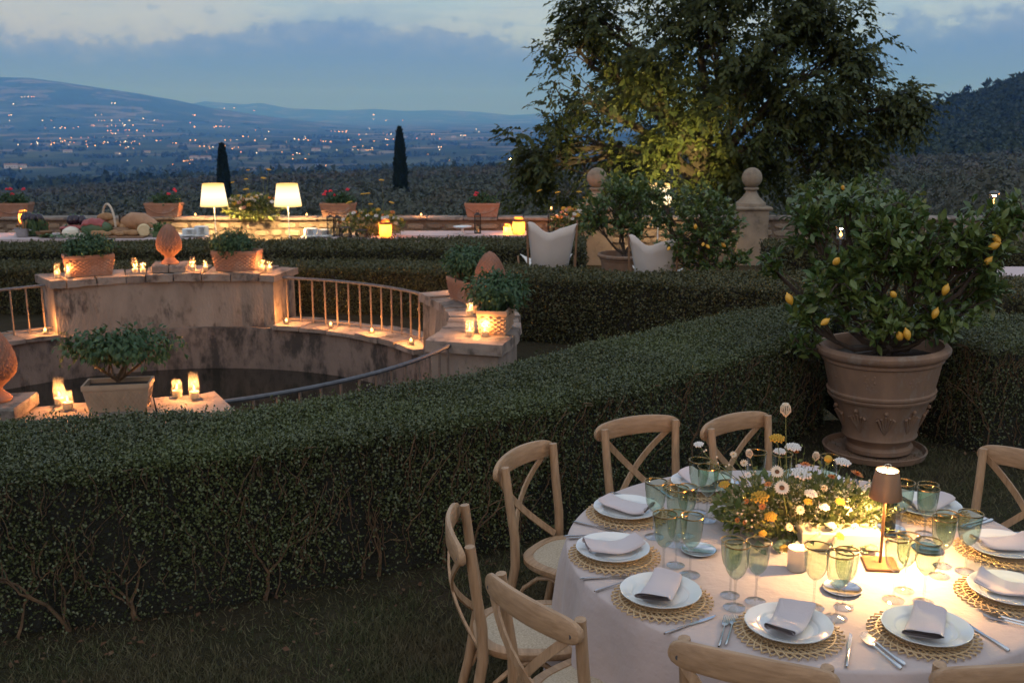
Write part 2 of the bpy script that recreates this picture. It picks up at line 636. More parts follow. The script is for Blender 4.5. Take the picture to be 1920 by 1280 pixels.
M['frost_glass'] = leafmat('frost_glass', [(.85, .78, .66), (.86, .79, .67)], rough=.4, transl=.55)
M['wax'] = leafmat('wax', [(.85, .70, .45), (.86, .71, .46)], rough=.5, transl=.55)
M['flame'] = emat('flame', (1.0, .50, .14), 5.0)
M['lamp_shade'] = emat('lamp_shade', (1.0, .78, .46), 1.35)
_N, _L = M['lamp_shade'].node_tree.nodes, M['lamp_shade'].node_tree.links
_t, _s = _N.new('ShaderNodeTexCoord'), _N.new('ShaderNodeSeparateXYZ')
_L.new(_t.outputs['Object'], _s.inputs[0])
_m = _N.new('ShaderNodeMapRange')
_m.inputs['From Min'].default_value, _m.inputs['From Max'].default_value = 1.255, 1.69
_L.new(_s.outputs['Z'], _m.inputs['Value'])
_r = ramp_node(_N, [(0.0, (.75, .42, .12)), (.12, (1.0, .70, .34)), (.5, (1.0, .84, .58)), (.86, (1.0, .70, .34)), (1.0, (.7, .38, .10))])
_L.new(_m.outputs[0], _r.inputs[0])
_L.new(_r.outputs[0], [n for n in _N if n.type == 'EMISSION'][0].inputs[0])
M['amber_glow'] = emat('amber_glow', (1.0, .42, .10), 1.5)
M['water'] = pmat('water', (.010, .011, .009), (.016, .016, .012), scale=2, rough=.05, bump=.08, bscale=9, rvar=.02, bdist=.01)
CANDLE = (1.0, .37, .095)


def point_light(name, parent, loc, watts, col=CANDLE, radius=.012):
    l = bpy.data.lights.new(name, 'POINT')
    l.energy = watts
    l.color = col
    l.shadow_soft_size = radius
    o = bpy.data.objects.new(name, l)
    C.objects.link(o)
    o.parent = parent
    o.location = loc
    return o
# ================================================================== far land
cP, sP = math.cos(PITCH), math.sin(PITCH)


def u_of(px):
    return (px - 960) / 1997.0


def z_at(py, Y):
    v = (py - 640) / FPX
    return CAM_H - Y * (v * cP + sP) / (cP - v * sP)


def on_z(px, py, z):
    """ground point of the garden seen at a place of the survey picture, for a known height"""
    u, v = (px - 960) / FPX, (py - 640) / FPX
    Z = (CAM_H - z) / (v * cP + sP)
    return u * Z, Z * (cP - v * sP)


RA = np.array([(-900, 170), (-400, 150), (0, 145), (60, 147), (130, 157), (200, 168), (262, 178), (330, 190), (400, 204), (500, 218), (620, 232), (800, 245), (1200, 250), (2600, 250)], float)
RB = np.array([(-600, 200), (200, 214), (330, 200), (385, 190), (430, 194), (460, 196), (490, 193), (540, 203), (640, 207), (700, 204), (760, 208), (830, 206), (900, 210), (960, 216), (1040, 211), (1120, 208), (1300, 205), (1700, 203), (2600, 204)], float)
RC = np.array([(1380, 320), (1500, 300), (1580, 281), (1650, 254), (1700, 233), (1750, 211), (1800, 194), (1860, 173), (1920, 150), (2000, 124), (2200, 80), (2600, 50)], float)


def wob(x, y, s, ph=0.0):
    return (np.sin(x / s + ph) * np.cos(y / s * 1.13 + ph * 2) + .5 * np.sin(x / s * 2.3 + y / s * 1.7 + ph) + .3 * np.sin(x / s * 4.1 - y / s * 3.7 + ph * 3)) / 1.8


def tz(X, Y):
    X = np.asarray(X, float)
    Y = np.asarray(Y, float)
    r = np.hypot(X, Y)
    u = np.clip(X / np.maximum(Y, 1.0), -3, 3)
    u = np.where(Y < 5, np.sign(X) * 1.2, u)
    base = np.interp(r, [0, 22, 60, 200, 500, 620, 1800, 2600, 60000], [-5, -5, -8.5, -18, -32.5, -40, -108, -120, -120])
    mult = np.interp(u, [-.5, 0, .4], [1.05, .80, .62])
    fade = np.interp(r, [700, 1700], [0, 1])
    base = base * (mult + (1 - mult) * fade)
    base = base + wob(X, Y, 60) * np.interp(r, [30, 200, 600], [.1, 1.0, 2.0]) + wob(X, Y, 900, 1.3) * np.interp(r, [1500, 5000, 9000], [0, 5, 12])
    px = u * 1997 + 960
    YY = np.maximum(Y, 1.0)
    A = np.interp(px, RA[:, 0], [z_at(p, 12000.0) for p in RA[:, 1]])
    B = np.interp(px, RB[:, 0], [z_at(p, 21000.0) for p in RB[:, 1]])
    Cc = np.interp(px, RC[:, 0], [z_at(p, 900.0) for p in RC[:, 1]])
    zA = base + (A - base) * np.exp(-((YY - 12000) / 3100) ** 2) * (1 + .05 * wob(X, Y, 1500, .7))
    zB = base + (B - base) * np.exp(-((YY - 21000) / 3400) ** 2)
    zC = base + (Cc - base) * np.exp(-(np.maximum(np.abs(YY - 900), 0) / 290) ** 2)
    front = Y > 10
    z = np.where(front & (A > -119), np.maximum(base, zA), base)
    z = np.where(front, np.maximum(z, zB), z)
    z = np.where(front & (px > 1380), np.maximum(z, zC), z)
    return z


rings = np.concatenate([[10.0], np.geomspace(21.0, 26000, 150)])
angs = np.concatenate([np.linspace(-38, 38, 330), np.linspace(38, 322, 70)[1:-1]])
aa = np.radians(90 - angs)
RR, AA = np.meshgrid(rings, aa, indexing='ij')
TX, TY = RR * np.cos(AA), RR * np.sin(AA)
TZ = tz(TX, TY)
na = len(aa)
idx = np.arange(len(rings) * na).reshape(len(rings), na)
a, b = idx[:-1, :], np.roll(idx, -1, axis=1)[:-1, :]
c, d = np.roll(idx, -1, axis=1)[1:, :], idx[1:, :]
F = np.stack([a, b, c, d], -1).reshape(-1, 4)[:, ::-1]

m, N, L, B = newmat('valley_ground')
t = N.new('ShaderNodeTexCoord')
mp = N.new('ShaderNodeMapping')
mp.inputs['Scale'].default_value = (1 / 330, 1 / 520, 0)
mp.inputs['Rotation'].default_value = (0, 0, .35)
L.new(t.outputs['Object'], mp.inputs[0])
vo = N.new('ShaderNodeTexVoronoi')
vo.distance = 'CHEBYCHEV'
vo.inputs['Scale'].default_value = 1
L.new(mp.outputs[0], vo.inputs['Vector'])
sx = N.new('ShaderNodeSeparateColor')
L.new(vo.outputs['Color'], sx.inputs[0])
rp = ramp_node(N, [(0.0, (.05, .07, .035)), (.3, (.09, .10, .05)), (.5, (.17, .14, .09)), (.7, (.07, .085, .04)), (.85, (.22, .18, .12)), (1.0, (.06, .08, .045))])
rp.color_ramp.interpolation = 'CONSTANT'
L.new(sx.outputs[0], rp.inputs[0])
nz = N.new('ShaderNodeTexNoise')
nz.inputs['Scale'].default_value = .004
nz.inputs['Detail'].default_value = 8
L.new(t.outputs['Object'], nz.inputs['Vector'])
mr = N.new('ShaderNodeMapRange')
mr.inputs['From Min'].default_value = .46
mr.inputs['From Max'].default_value = .56
L.new(nz.outputs['Fac'], mr.inputs['Value'])
mx = N.new('ShaderNodeMix')
mx.data_type = 'RGBA'
L.new(mr.outputs[0], mx.inputs['Factor'])
L.new(rp.outputs[0], mx.inputs[6])
mx.inputs[7].default_value = (.045, .055, .03, 1)
L.new(mx.outputs[2], B.inputs['Base Color'])
B.inputs['Roughness'].default_value = 1
B.inputs['Specular IOR Level'].default_value = 0
M['valley_ground'] = m
terrain = link('terrain', mesh_np('terrain', np.stack([TX, TY, TZ], -1), F, True, [m]))
tag(terrain, kind='structure')


def tuft_trees(P, rad, hgt, n, size, up=.3):
    """crowns as shells of small tufts: P crown bases, rad radius, hgt crown height"""
    k = len(P)
    dirs = rvec(k * n).reshape(k, n, 3)
    dirs[..., 2] = np.abs(dirs[..., 2]) * 1.0 - up
    lump = 1 + .28 * np.sin(dirs[..., 0] * 5 + P[:, None, 0]) * np.sin(dirs[..., 1] * 4.4 + P[:, None, 1] * 1.7)
    rr = (.62 + .38 * rng.random((k, n)) ** .5) * lump
    pos = np.stack([dirs[..., 0] * rr * rad[:, None], dirs[..., 1] * rr * rad[:, None], (dirs[..., 2] * rr + up) * hgt[:, None]], -1) + P[:, None, :]
    pos = pos.reshape(-1, 3)
    nn = norm(dirs.reshape(-1, 3) + rng.normal(size=(k * n, 3)) * .45)
    D = norm(np.cross(nn, rvec(k * n)))
    S = (rng.random((k, n)) * .6 + .7) * size * rad[:, None]
    return scatter(TRI1, pos, D, nn, S.ravel())


# olive grove running down the slope below the garden
gx, gy = [], []
Yv = 44.0
while Yv < 640:
    st = 6.4 if Yv < 150 else 8.2
    for x in np.arange(-.58 * Yv, .60 * Yv, st):
        gx.append(x + random.uniform(-1.4, 1.4))
        gy.append(Yv + random.uniform(-1.6, 1.6))
    Yv += st * (0.95 if Yv < 150 else 1.15)
gx, gy = np.array(gx), np.array(gy)
keep = rng.random(len(gx)) > .08
gx, gy = gx[keep], gy[keep]
gz = tz(gx, gy)
near = gy < 110
mid = (gy >= 110) & (gy < 260)
far = gy >= 260
parts = []
for sel, n, sz in ((near, 800, .088), (mid, 230, .19), (far, 48, .44)):
    P = np.stack([gx[sel], gy[sel], gz[sel] + 1.0], -1)
    k = len(P)
    parts.append(tuft_trees(P, rng.uniform(2.4, 3.5, k), rng.uniform(2.6, 4.0, k), n, sz))
grove = link('olive_grove', leafmesh('olive_grove', parts, M['olive_leaf']))
tag(grove, 'grey green olive grove covering the slope below the stone wall', 'olive grove', kind='stuff')

# woods on the hill at the right
k = 5200
hy = rng.uniform(330, 960, k)
hu = rng.uniform(.24, .66, k)
hx = hu * hy
hz = tz(hx, hy)
base0 = np.interp(np.hypot(hx, hy), [330, 960], [-24, -60])
row = np.sin(hx * .16 + hy * .33 + 2 * np.sin(hx * .02)) > -.55
sel = row & (hy > 430)
P = np.stack([hx[sel], hy[sel], hz[sel] + .3], -1)
k = len(P)
hill_w = link('hillside_wood', leafmesh('hillside_wood', [tuft_trees(P, rng.uniform(3.0, 5.2, k), rng.uniform(3.5, 6.5, k), 46, .50)], M['wood_leaf']))
tag(hill_w, 'dark wooded slope of the hill at the right', 'woodland', kind='stuff')

# trees along the field edges of the plain and tree belts below the grove
px_, py_ = [], []
for i in range(430):
    Y = 900 * (10 ** rng.uniform(0, 1.0))
    u = rng.uniform(-.56, .56)
    x0 = u * Y
    if rng.random() < .55:
        a_ = rng.choice([.35, .35 + PI / 2]) + rng.normal() * .12
        n = int(rng.integers(6, 22))
        for q in range(n):
            s = (q - n / 2) * rng.uniform(9, 15)
            px_.append(x0 + s * math.cos(a_) + rng.normal() * 3)
            py_.append(Y + s * math.sin(a_) + rng.normal() * 3)
    else:
        n = int(rng.integers(3, 26))
        sp = rng.uniform(15, 70)
        for q in range(n):
            px_.append(x0 + rng.normal() * sp * 1.6)
            py_.append(Y + rng.normal() * sp * .7)
px_, py_ = np.array(px_), np.array(py_)
P = np.stack([px_, py_, tz(px_, py_)], -1)
k = len(P)
vt = link('valley_trees', leafmesh('valley_trees', [tuft_trees(P, rng.uniform(4, 9, k), rng.uniform(6, 12, k), 22, .85)], M['wood_leaf']))
tag(vt, 'dark lines and clumps of trees between the fields of the valley', 'trees', kind='stuff')


# cypresses standing out of the grove
def cypress(px, ptop, Y, w, label):
    x = u_of(px) * Y
    zt_ = z_at(ptop, Y)
    z0 = float(tz(x, Y)) - .5
    o = thing('cypress_tree', label, 'cypress', (x, Y, z0), group='cypresses on the slope below the wall')
    h = zt_ - z0
    n = 5200
    t = rng.random(n) ** .85
    prof = np.interp(t, [0, .06, .25, .55, .8, .95, 1], [.7, .95, 1, .80, .52, .24, .03]) * w
    a = rng.random(n) * 2 * PI
    lump = 1 + .10 * np.sin(a * 5 + t * 40) + rng.normal(size=n) * .12
    Pp = np.stack([np.cos(a) * prof * lump, np.sin(a) * prof * lump, t * h], -1)
    out = np.stack([np.cos(a), np.sin(a), np.zeros(n)], -1)
    D = norm(out * .35 + np.array([0, 0, 1.0]) + rng.normal(size=(n, 3)) * .2)
    link('crown', leafmesh('crown', [scatter(TRI1, Pp, D, out + rng.normal(size=(n, 3)) * .4, rng.uniform(.45, .9, n))], M['cypress_leaf']), o)
    tr = MB().tube([(0, 0, -.5), (0, 0, h * .5), (0, 0, h * .9)], [w * .35, w * .3, .05], 7)
    tr.build('trunk', M['bark'], o)
    return o


cypress(412, 275, 175, .95, 'slim dark cypress rising behind the left floor lamp')
cypress(748, 244, 175, .95, 'slim dark cypress between the flowers and the big tree')
cypress(1637, 238, 150, 1.0, 'dark cypress half hidden at the right edge of the big tree')

# lights of the valley: street lamps and lit yards, positions read from the panorama
LA = [(160, 191), (180, 191), (205, 190), (230, 190), (245, 191), (98, 241), (780, 235), (800, 236), (60, 320), (75, 318), (660, 318), (700, 316), (988, 340), (1065, 354), (1085, 352), (1335, 317), (1348, 318), (1555, 272), (1623, 268), (1760, 286), (228, 416), (215, 416), (303, 405), (365, 404), (405, 408), (440, 407), (500, 408), (628, 388), (640, 388), (735, 395), (765, 388), (795, 392), (842, 378), (735, 425), (757, 425), (808, 424), (862, 420), (885, 421), (938, 423), (768, 445), (787, 445), (1048, 428), (1340, 398), (1490, 395), (1515, 395), (1545, 396), (1580, 398), (1762, 422), (1855, 432), (400, 480), (478, 475), (545, 475), (595, 473), (641, 470), (402, 500), (415, 502), (430, 495), (467, 505), (494, 507), (457, 522), (334, 521), (262, 520), (196, 520), (340, 505), (355, 510), (705, 503), (740, 498), (787, 500), (820, 503), (852, 500), (813, 525), (893, 511), (918, 499), (950, 517), (870, 537), (580, 522), (585, 535), (1070, 493), (1098, 493), (1182, 511), (1203, 511), (1248, 528), (1305, 492), (1340, 491), (1586, 490), (1630, 490), (1673, 465), (1711, 465), (1827, 483), (1398, 532), (1432, 535), (1460, 538), (1545, 530), (1607, 542), (1636, 540), (1343, 571), (1414, 571), (1497, 571), (1582, 572), (1653, 573), (1762, 579), (1250, 635), (1265, 634), (1280, 633), (1295, 630), (1310, 628), (855, 632), (106, 688), (805, 585)]
LB = [(685, 122), (692, 122), (686, 150), (1780, 132), (1805, 203), (172, 276), (198, 280), (230, 281), (258, 283), (275, 284), (340, 287), (356, 292), (372, 293), (395, 299), (410, 296), (448, 297), (484, 297), (520, 283), (412, 228), (435, 228), (460, 229), (483, 229), (507, 230), (635, 248), (590, 250), (720, 250), (745, 246), (770, 247), (795, 246), (830, 243), (760, 278), (780, 279), (795, 277), (810, 278), (825, 278), (738, 313), (770, 315), (550, 327), (563, 327), (440, 347), (533, 346), (580, 346), (634, 348), (645, 348), (660, 348), (676, 347), (1060, 246), (1073, 246), (1248, 254), (1262, 254), (1276, 254), (1102, 328), (1117, 328), (947, 370), (1031, 375), (1170, 413), (260, 374), (153, 404), (216, 404), (236, 404), (368, 447), (86, 361), (1365, 232), (875, 158)]
spots = [(x * .2708, 130 + y * .2708) for x, y in LA] + [(500 + x * .2917, 180 + y * .2917) for x, y in LB]
for i in range(75):
    bx_, by_ = random.choice(spots)
    spots.append((bx_ + random.gauss(0, 22), max(by_ + random.gauss(0, 5), 226)))
spots += [(1605, 250), (1611, 250), (1588, 264)]
Ys = np.geomspace(260, 21000, 1500)
lampm = []
for nm, colr, s in (('sodium_lamp', (1.0, .46, .13), 5.5), ('white_lamp', (1.0, .84, .6), 4.5), ('red_lamp', (1.0, .34, .12), 3.5)):
    em = emat(nm, colr, s)
    mb = MB()
    mb.ball((0, 0, 7.2), (1, 1, .8), 8, 5, 0)
    mb.tube([(0, 0, -2), (0, 0, 6.6)], .09, 5, 1)
    lampm.append(mb.mesh('street_lamp', [em, M['iron']]))
for (px, py) in spots:
    zz = z_at(py, Ys)
    tt = tz(u_of(px) * Ys, Ys)
    hit = np.nonzero(zz <= tt + 6)[0]
    Y = float(Ys[hit[0]]) if len(hit) else 14000.0
    x = u_of(px) * Y
    q = random.random()
    k = 0 if (q < .72 and py > 235) or q < .4 else (1 if q < .9 else 2)
    o = link('street_lamp', lampm[k], None, (x, Y, z_at(py, Y) - 7.2))
    s = Y / 6800.0 * random.uniform(1.4, 2.9)
    o.location.z = z_at(py, Y) - 7.2 * s
    o.scale = (s, s, s)
    tag(o, 'tiny lit lamp among the fields and villages of the far valley', 'street lamp', 'lights scattered over the valley')
# the near street lamp beside the big tree
mb = MB()
mb.tube([(0, 0, -1), (0, 0, 7.0), (.25, 0, 7.4), (.8, 0, 7.45)], [.09, .06, .05, .05], 6, 1)
mb.ball((.8, 0, 7.32), (.36, .3, .26), 8, 6, 0)
lx, ly = u_of(950) * 260, 260
o = link('street_lamp', mb.mesh('street_lamp', [emat('near_street_lamp', (1.0, .55, .2), 30), M['iron']]), None, (lx, ly, z_at(297, ly) - 7.32))
tag(o, 'bright orange street lamp left of the big tree at the edge of the grove', 'street lamp')

# white farm buildings of the plain
hm = MB()
hm.box((0, 0, 3), (20, 9, 6), mi=0)
hm.add([(-10.4, -4.8, 6), (10.4, -4.8, 6), (10.4, 4.8, 6), (-10.4, 4.8, 6), (-10.4, 0, 8.6), (10.4, 0, 8.6)], [(0, 1, 5, 4), (2, 3, 4, 5), (1, 2, 5), (3, 0, 4)], 1)
for i in (-6, -2, 2, 6):
    hm.box((i, -4.55, 3.2), (1.2, .2, 1.7), mi=2)
hm = hm.mesh('farm_house', [pmat('farm_wall', (.62, .56, .48), rough=.95), pmat('farm_roof', (.30, .18, .13), rough=.95), M['black_metal']])
for i, (px, py) in enumerate([(10, 316), (30, 315), (215, 290), (270, 287), (360, 300), (380, 300), (488, 284), (590, 284), (610, 279), (680, 284), (760, 258), (850, 258), (905, 262), (120, 287), (980, 250)]):
    zz = z_at(py, Ys)
    tt = tz(u_of(px) * Ys, Ys)
    hit = np.nonzero(zz <= tt)[0]
    Y = float(Ys[hit[0]]) if len(hit) else 9000.0
    o = link('farm_house', hm, None, (u_of(px) * Y, Y, z_at(py, Y) - .5), (0, 0, random.uniform(-.6, .6)))
    s = random.uniform(.9, 1.5)
    o.scale = (s, s, s)
    tag(o, 'small pale farm building among the fields of the far valley', 'farm building', 'farm buildings of the valley')

# ================================================================== the garden terrace
BC = (-3.85, 10.4)     # centre of the round basin
HF = np.array([(-6.5, 4.0, 5.1), (-4.2, 4.15, 5.15), (-2.26, 4.36, 5.25), (-1.42, 4.66, 5.55), (-.94, 4.88, 5.9), (-.28, 5.2, 6.42), (.12, 5.45, 6.85), (.76, 5.97, 7.5), (1.95, 7.16, 8.6), (2.4, 7.72, 8.85), (2.95, 7.72, 8.75), (3.3, 7.0, 8.3), (4.4, 6.95, 8.2), (6.6, 6.9, 8.2)])


def gz_garden(x, y):
    f = np.interp(x, HF[:, 0], HF[:, 1])
    dd = np.clip((y - f - .1) / 1.0, 0, 1)
    s = dd * dd * (3 - 2 * dd)
    e = np.clip((y - 15.5) / 3.0, 0, 1)
    e = e * e * (3 - 2 * e)
    return -.40 * s - .24 * e


xs = np.arange(-15, 15.01, .22)
ys = np.arange(-7, 21.3, .22)
GX, GY = np.meshgrid(xs, ys, indexing='ij')
GZ = gz_garden(GX, GY) + wob(GX, GY, .9) * .012
idx = np.arange(GX.size).reshape(GX.shape)
F = np.stack([idx[:-1, :-1], idx[1:, :-1], idx[1:, 1:], idx[:-1, 1:]], -1).reshape(-1, 4)
cx_ = (GX[:-1, :-1] + .11).ravel()
cy_ = (GY[:-1, :-1] + .11).ravel()
F = F[np.hypot(cx_ - BC[0], cy_ - BC[1]) > 3.42]
m = pmat('lawn_ground', (.028, .028, .014), (.045, .034, .021), scale=1.4, rough=1, bump=.8, bscale=50, stain=(.06, .05, .032), stain_scale=1.8, stain_lo=.5, stain_hi=.7, spec=.1, bdist=.03)
lawn = link('lawn', mesh_np('lawn', np.stack([GX, GY, GZ], -1), F, True, [m]))
tag(lawn, kind='structure')
# short dry grass
n = 400000
x = np.concatenate([rng.uniform(-2.7, .9, n * 2 // 3), rng.uniform(1.0, 4.6, n // 3)])
y = np.concatenate([rng.uniform(2.8, 6.0, n * 2 // 3), rng.uniform(2.4, 7.6, n // 3)])
f = np.interp(x, HF[:, 0], HF[:, 1])
ok = (y < f + .15) & (np.hypot(x - 1.1, y - 3.67) > .8) & (rng.random(len(x)) < .35 + .65 * (wob(x, y, .45, .5) > -.25))
ok &= rng.random(len(x)) < np.clip((f - y) / .9 + .12, 0.05, 1)
x, y = x[ok], y[ok]
n = len(x)
P = np.stack([x, y, gz_garden(x, y) + wob(x, y, .9) * .012 - .004], -1)
D = norm(np.stack([rng.normal(size=n) * .8, rng.normal(size=n) * .8, np.ones(n)], -1))
TB = (np.array([(-.06, 0, 0), (.06, 0, 0), (0, 1, 0)], np.float32), TRI1[1])
gr = link('grass', leafmesh('grass', [scatter(TB, P, D, rvec(n), rng.uniform(.018, .06, n))], M['grass']))
tag(gr, 'short patchy dry grass around the dining table', 'grass', kind='stuff')
# fallen leaves on the lawn under the hedge
n = 420
x = rng.uniform(-3.2, 4.2, n)
f = np.interp(x, HF[:, 0], HF[:, 1])
y = f - np.abs(rng.normal(size=n)) * .35 + .1
P = np.stack([x, y, gz_garden(x, y) + .02], -1)
D = norm(np.stack([rng.normal(size=n), rng.normal(size=n), rng.normal(size=n) * .25], -1))
fl = link('fallen_leaves', leafmesh('fallen_leaves', [scatter(LEAF2, P, D, np.tile([0, 0, 1.0], (n, 1)) + rng.normal(size=(n, 3)) * .3, rng.uniform(.018, .042, n))], leafmat('fallen_leaf', [(.10, .045, .02), (.07, .035, .018), (.13, .08, .04)], rough=.8, transl=0)))
tag(fl, 'brown fallen leaves along the foot of the front hedge', 'fallen leaves', kind='stuff')


# ------------------------------------------------------------------ clipped hedges
def hedge(name, label, st, leaf, dt, df, mat, db=0.15, twigs=0, low=0.0, group='clipped box hedges', stems=0):
    """st rows: front x, front y, back x, back y, top z, foot z"""
    st = np.asarray(st, float)
    seg = np.hypot(np.diff(st[:, 0]), np.diff(st[:, 1])) + np.hypot(np.diff(st[:, 2]), np.diff(st[:, 3]))
    cum = np.concatenate([[0], np.cumsum(seg / 2)])
    Lh = cum[-1]
    ns = max(int(Lh * 7), 8)
    root = thing(name, label, 'hedge', (0, 0, 0), group=group)

    def at(s):
        return [np.interp(s * Lh, cum, st[:, i]) for i in range(6)]
    s = np.linspace(0, 1, ns)
    fx, fy, bx, by, zt, z0 = at(s)
    w = np.hypot(bx - fx, by - fy)
    ox, oy = (fx - bx) / w, (fy - by) / w
    rows = []
    for ins, zk in ((.06, 0), (.06, .5), (.05, .9), (.12, 1)):
        rows.append((fx - ox * ins, fy - oy * ins, z0 + (zt - .05 - z0) * zk))
    for ins, zk in ((.12, 1), (.05, .9), (.06, 0)):
        rows.append((bx + ox * ins, by + oy * ins, z0 + (zt - .05 - z0) * zk))
    V = np.stack([np.stack(r, -1) for r in rows], 1)
    V += rng.normal(size=V.shape) * .014
    V[:, 0, 2] = z0 - .03
    V[:, -1, 2] = z0 - .03
    kx = V.shape[1]
    idx = np.arange(ns * kx).reshape(ns, kx)
    F = np.stack([idx[:-1, :-1], idx[1:, :-1], idx[1:, 1:], idx[:-1, 1:]], -1).reshape(-1, 4)
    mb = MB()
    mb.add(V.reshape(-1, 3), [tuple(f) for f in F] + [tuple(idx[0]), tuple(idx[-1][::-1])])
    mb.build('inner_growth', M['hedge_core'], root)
    parts = []
    wm = float(np.mean(w))
    hm_ = float(np.mean(zt - z0))

    def und(x, y):
        return wob(x, y, .35, 1.1) * .018 + wob(x, y, .11, .3) * .008
    # top
    n = int(Lh * wm * dt)
    s = rng.random(n)
    t = rng.random(n) * 1.04 - .02
    fx, fy, bx, by, zt, z0 = at(s)
    x, y = fx + (bx - fx) * t, fy + (by - fy) * t
    e = np.clip(1 - np.minimum(t, 1 - t) * wm / .07, 0, 1)
    z = zt + und(x, y) + rng.uniform(-.035, .012, n) - .035 * e * e
    P = np.stack([x, y, z], -1)
    up = np.array([0, 0, 1.0])
    D = norm(up * .25 + rng.normal(size=(n, 3)) * .75)
    parts.append(scatter(LEAF2, P, D, up + rng.normal(size=(n, 3)) * .38, rng.uniform(.7, 1.35, n) * leaf))
    # sprigs that stand out of the clipped top
    n = int(Lh * wm * dt * .02)
    s, t = rng.random(n), rng.random(n)
    fx, fy, bx, by, zt, z0 = at(s)
    x, y = fx + (bx - fx) * t, fy + (by - fy) * t
    for q in range(3):
        P = np.stack([x + rng.normal(size=n) * .008, y + rng.normal(size=n) * .008, zt + und(x, y) + .008 + q * .012], -1)
        parts.append(scatter(LEAF2, P, norm(up * .7 + rng.normal(size=(n, 3)) * .6), rvec(n), rng.uniform(.7, 1.2, n) * leaf))
    # faces
    for side, dens in ((0, df), (1, df * db)):
        n = int(Lh * hm_ * dens)
        s = rng.random(n)
        fx, fy, bx, by, zt, z0 = at(s)
        w = np.hypot(bx - fx, by - fy)
        ox, oy = (fx - bx) / w, (fy - by) / w
        h = rng.random(n)
        if low > 0:
            lumpy = wob(s * Lh, h * hm_, .22, 2.2)
            kk = rng.random(n) < np.clip(h * 1.7 + low + .25 * lumpy, .08, 1) * np.where(lumpy < -.45, .35, 1)
        else:
            kk = np.ones(n, bool)
        sg = 1 if side == 0 else -1
        ex, ey = (fx, fy) if side == 0 else (bx, by)
        off = rng.uniform(-.075, .02, n) + wob(s * Lh, h * hm_, .16, .9) * .022
        P = np.stack([ex + sg * ox * off, ey + sg * oy * off, z0 + h * (zt - z0)], -1)[kk]
        O = np.stack([sg * ox, sg * oy, np.zeros(n)], -1)[kk]
        n = len(P)
        D = norm(O * .45 + up * .25 + rng.normal(size=(n, 3)) * .7)
        parts.append(scatter(LEAF2, P, D, O + up * .3 + rng.normal(size=(n, 3)) * .6, rng.uniform(.7, 1.3, n) * leaf))
    # ends
    for sv in (0.0, 1.0):
        fx, fy, bx, by, zt, z0 = [float(q) for q in at(np.array([sv]))[0:6]]
        n = int(wm * hm_ * df * .5)
        t, h = rng.random(n), rng.random(n)
        P = np.stack([fx + (bx - fx) * t, fy + (by - fy) * t, z0 + h * (zt - z0)], -1) + rng.normal(size=(n, 3)) * .02
        parts.append(scatter(LEAF2, P, rvec(n), rvec(n), rng.uniform(.7, 1.3, n) * leaf))
    fo = link('foliage', leafmesh('foliage', parts, mat), root)
    tag(fo, kind='stuff')
    if twigs:
        mb = MB()
        for i in range(twigs):
            s = np.array([random.random()])
            fx, fy, bx, by, zt, z0 = [float(q[0]) for q in at(s)]
            w = math.hypot(bx - fx, by - fy)
            ox, oy = (fx - bx) / w, (fy - by) / w
            tx, ty = -oy, ox
            Ln = random.uniform(.07, .30)
            h0 = random.random() ** .8 * (zt - z0 - .1)
            lean = random.gauss(0, .3)
            pts = []
            off = random.uniform(-.03, .012)
            wv = random.uniform(.004, .014)
            ph = random.random() * 6
            for q in range(6):
                f_ = q / 5
                lat = lean * Ln * f_ + math.sin(ph + f_ * 9) * wv
                pts.append((fx + ox * (off + f_ * .012) + tx * lat, fy + oy * (off + f_ * .012) + ty * lat, z0 + min(h0 + f_ * Ln, zt - z0 - .03)))
            r0 = random.uniform(.0016, .0042)
            mb.tube(pts, [r0 * (1 - .5 * q / 5) for q in range(6)], 3, caps=False)
        for i in range(stems):
            s = np.array([random.random()])
            fx, fy, bx, by, zt, z0 = [float(q[0]) for q in at(s)]
            w = math.hypot(bx - fx, by - fy)
            ox, oy = (fx - bx) / w, (fy - by) / w
            tx, ty = -oy, ox

            def grow(p, ang, ln, r, dep):
                pts = [p]
                for q in range(4):
                    ang2 = ang + random.gauss(0, .15)
                    p = (p[0] + tx * math.sin(ang2) * ln / 4 + ox * random.uniform(-.004, .006), p[1] + ty * math.sin(ang2) * ln / 4 + oy * random.uniform(-.004, .006), p[2] + math.cos(ang2) * ln / 4)
                    pts.append(p)
                mb.tube(pts, [r * (1 - .09 * q) for q in range(5)], 5, caps=False)
                if dep:
                    for _ in range(2):
                        grow(p, ang + random.choice([-1, 1]) * random.uniform(.2, .6), ln * random.uniform(.6, .9), r * .62, dep - 1)
            grow((fx - ox * random.uniform(.0, .05), fy - oy * random.uniform(0, .05), z0 - .02), random.gauss(0, .25), random.uniform(.12, .24), random.uniform(.006, .015), 3)
        tw = mb.build('twigs', M['twig'], root)
        tag(tw, kind='stuff')
    return root


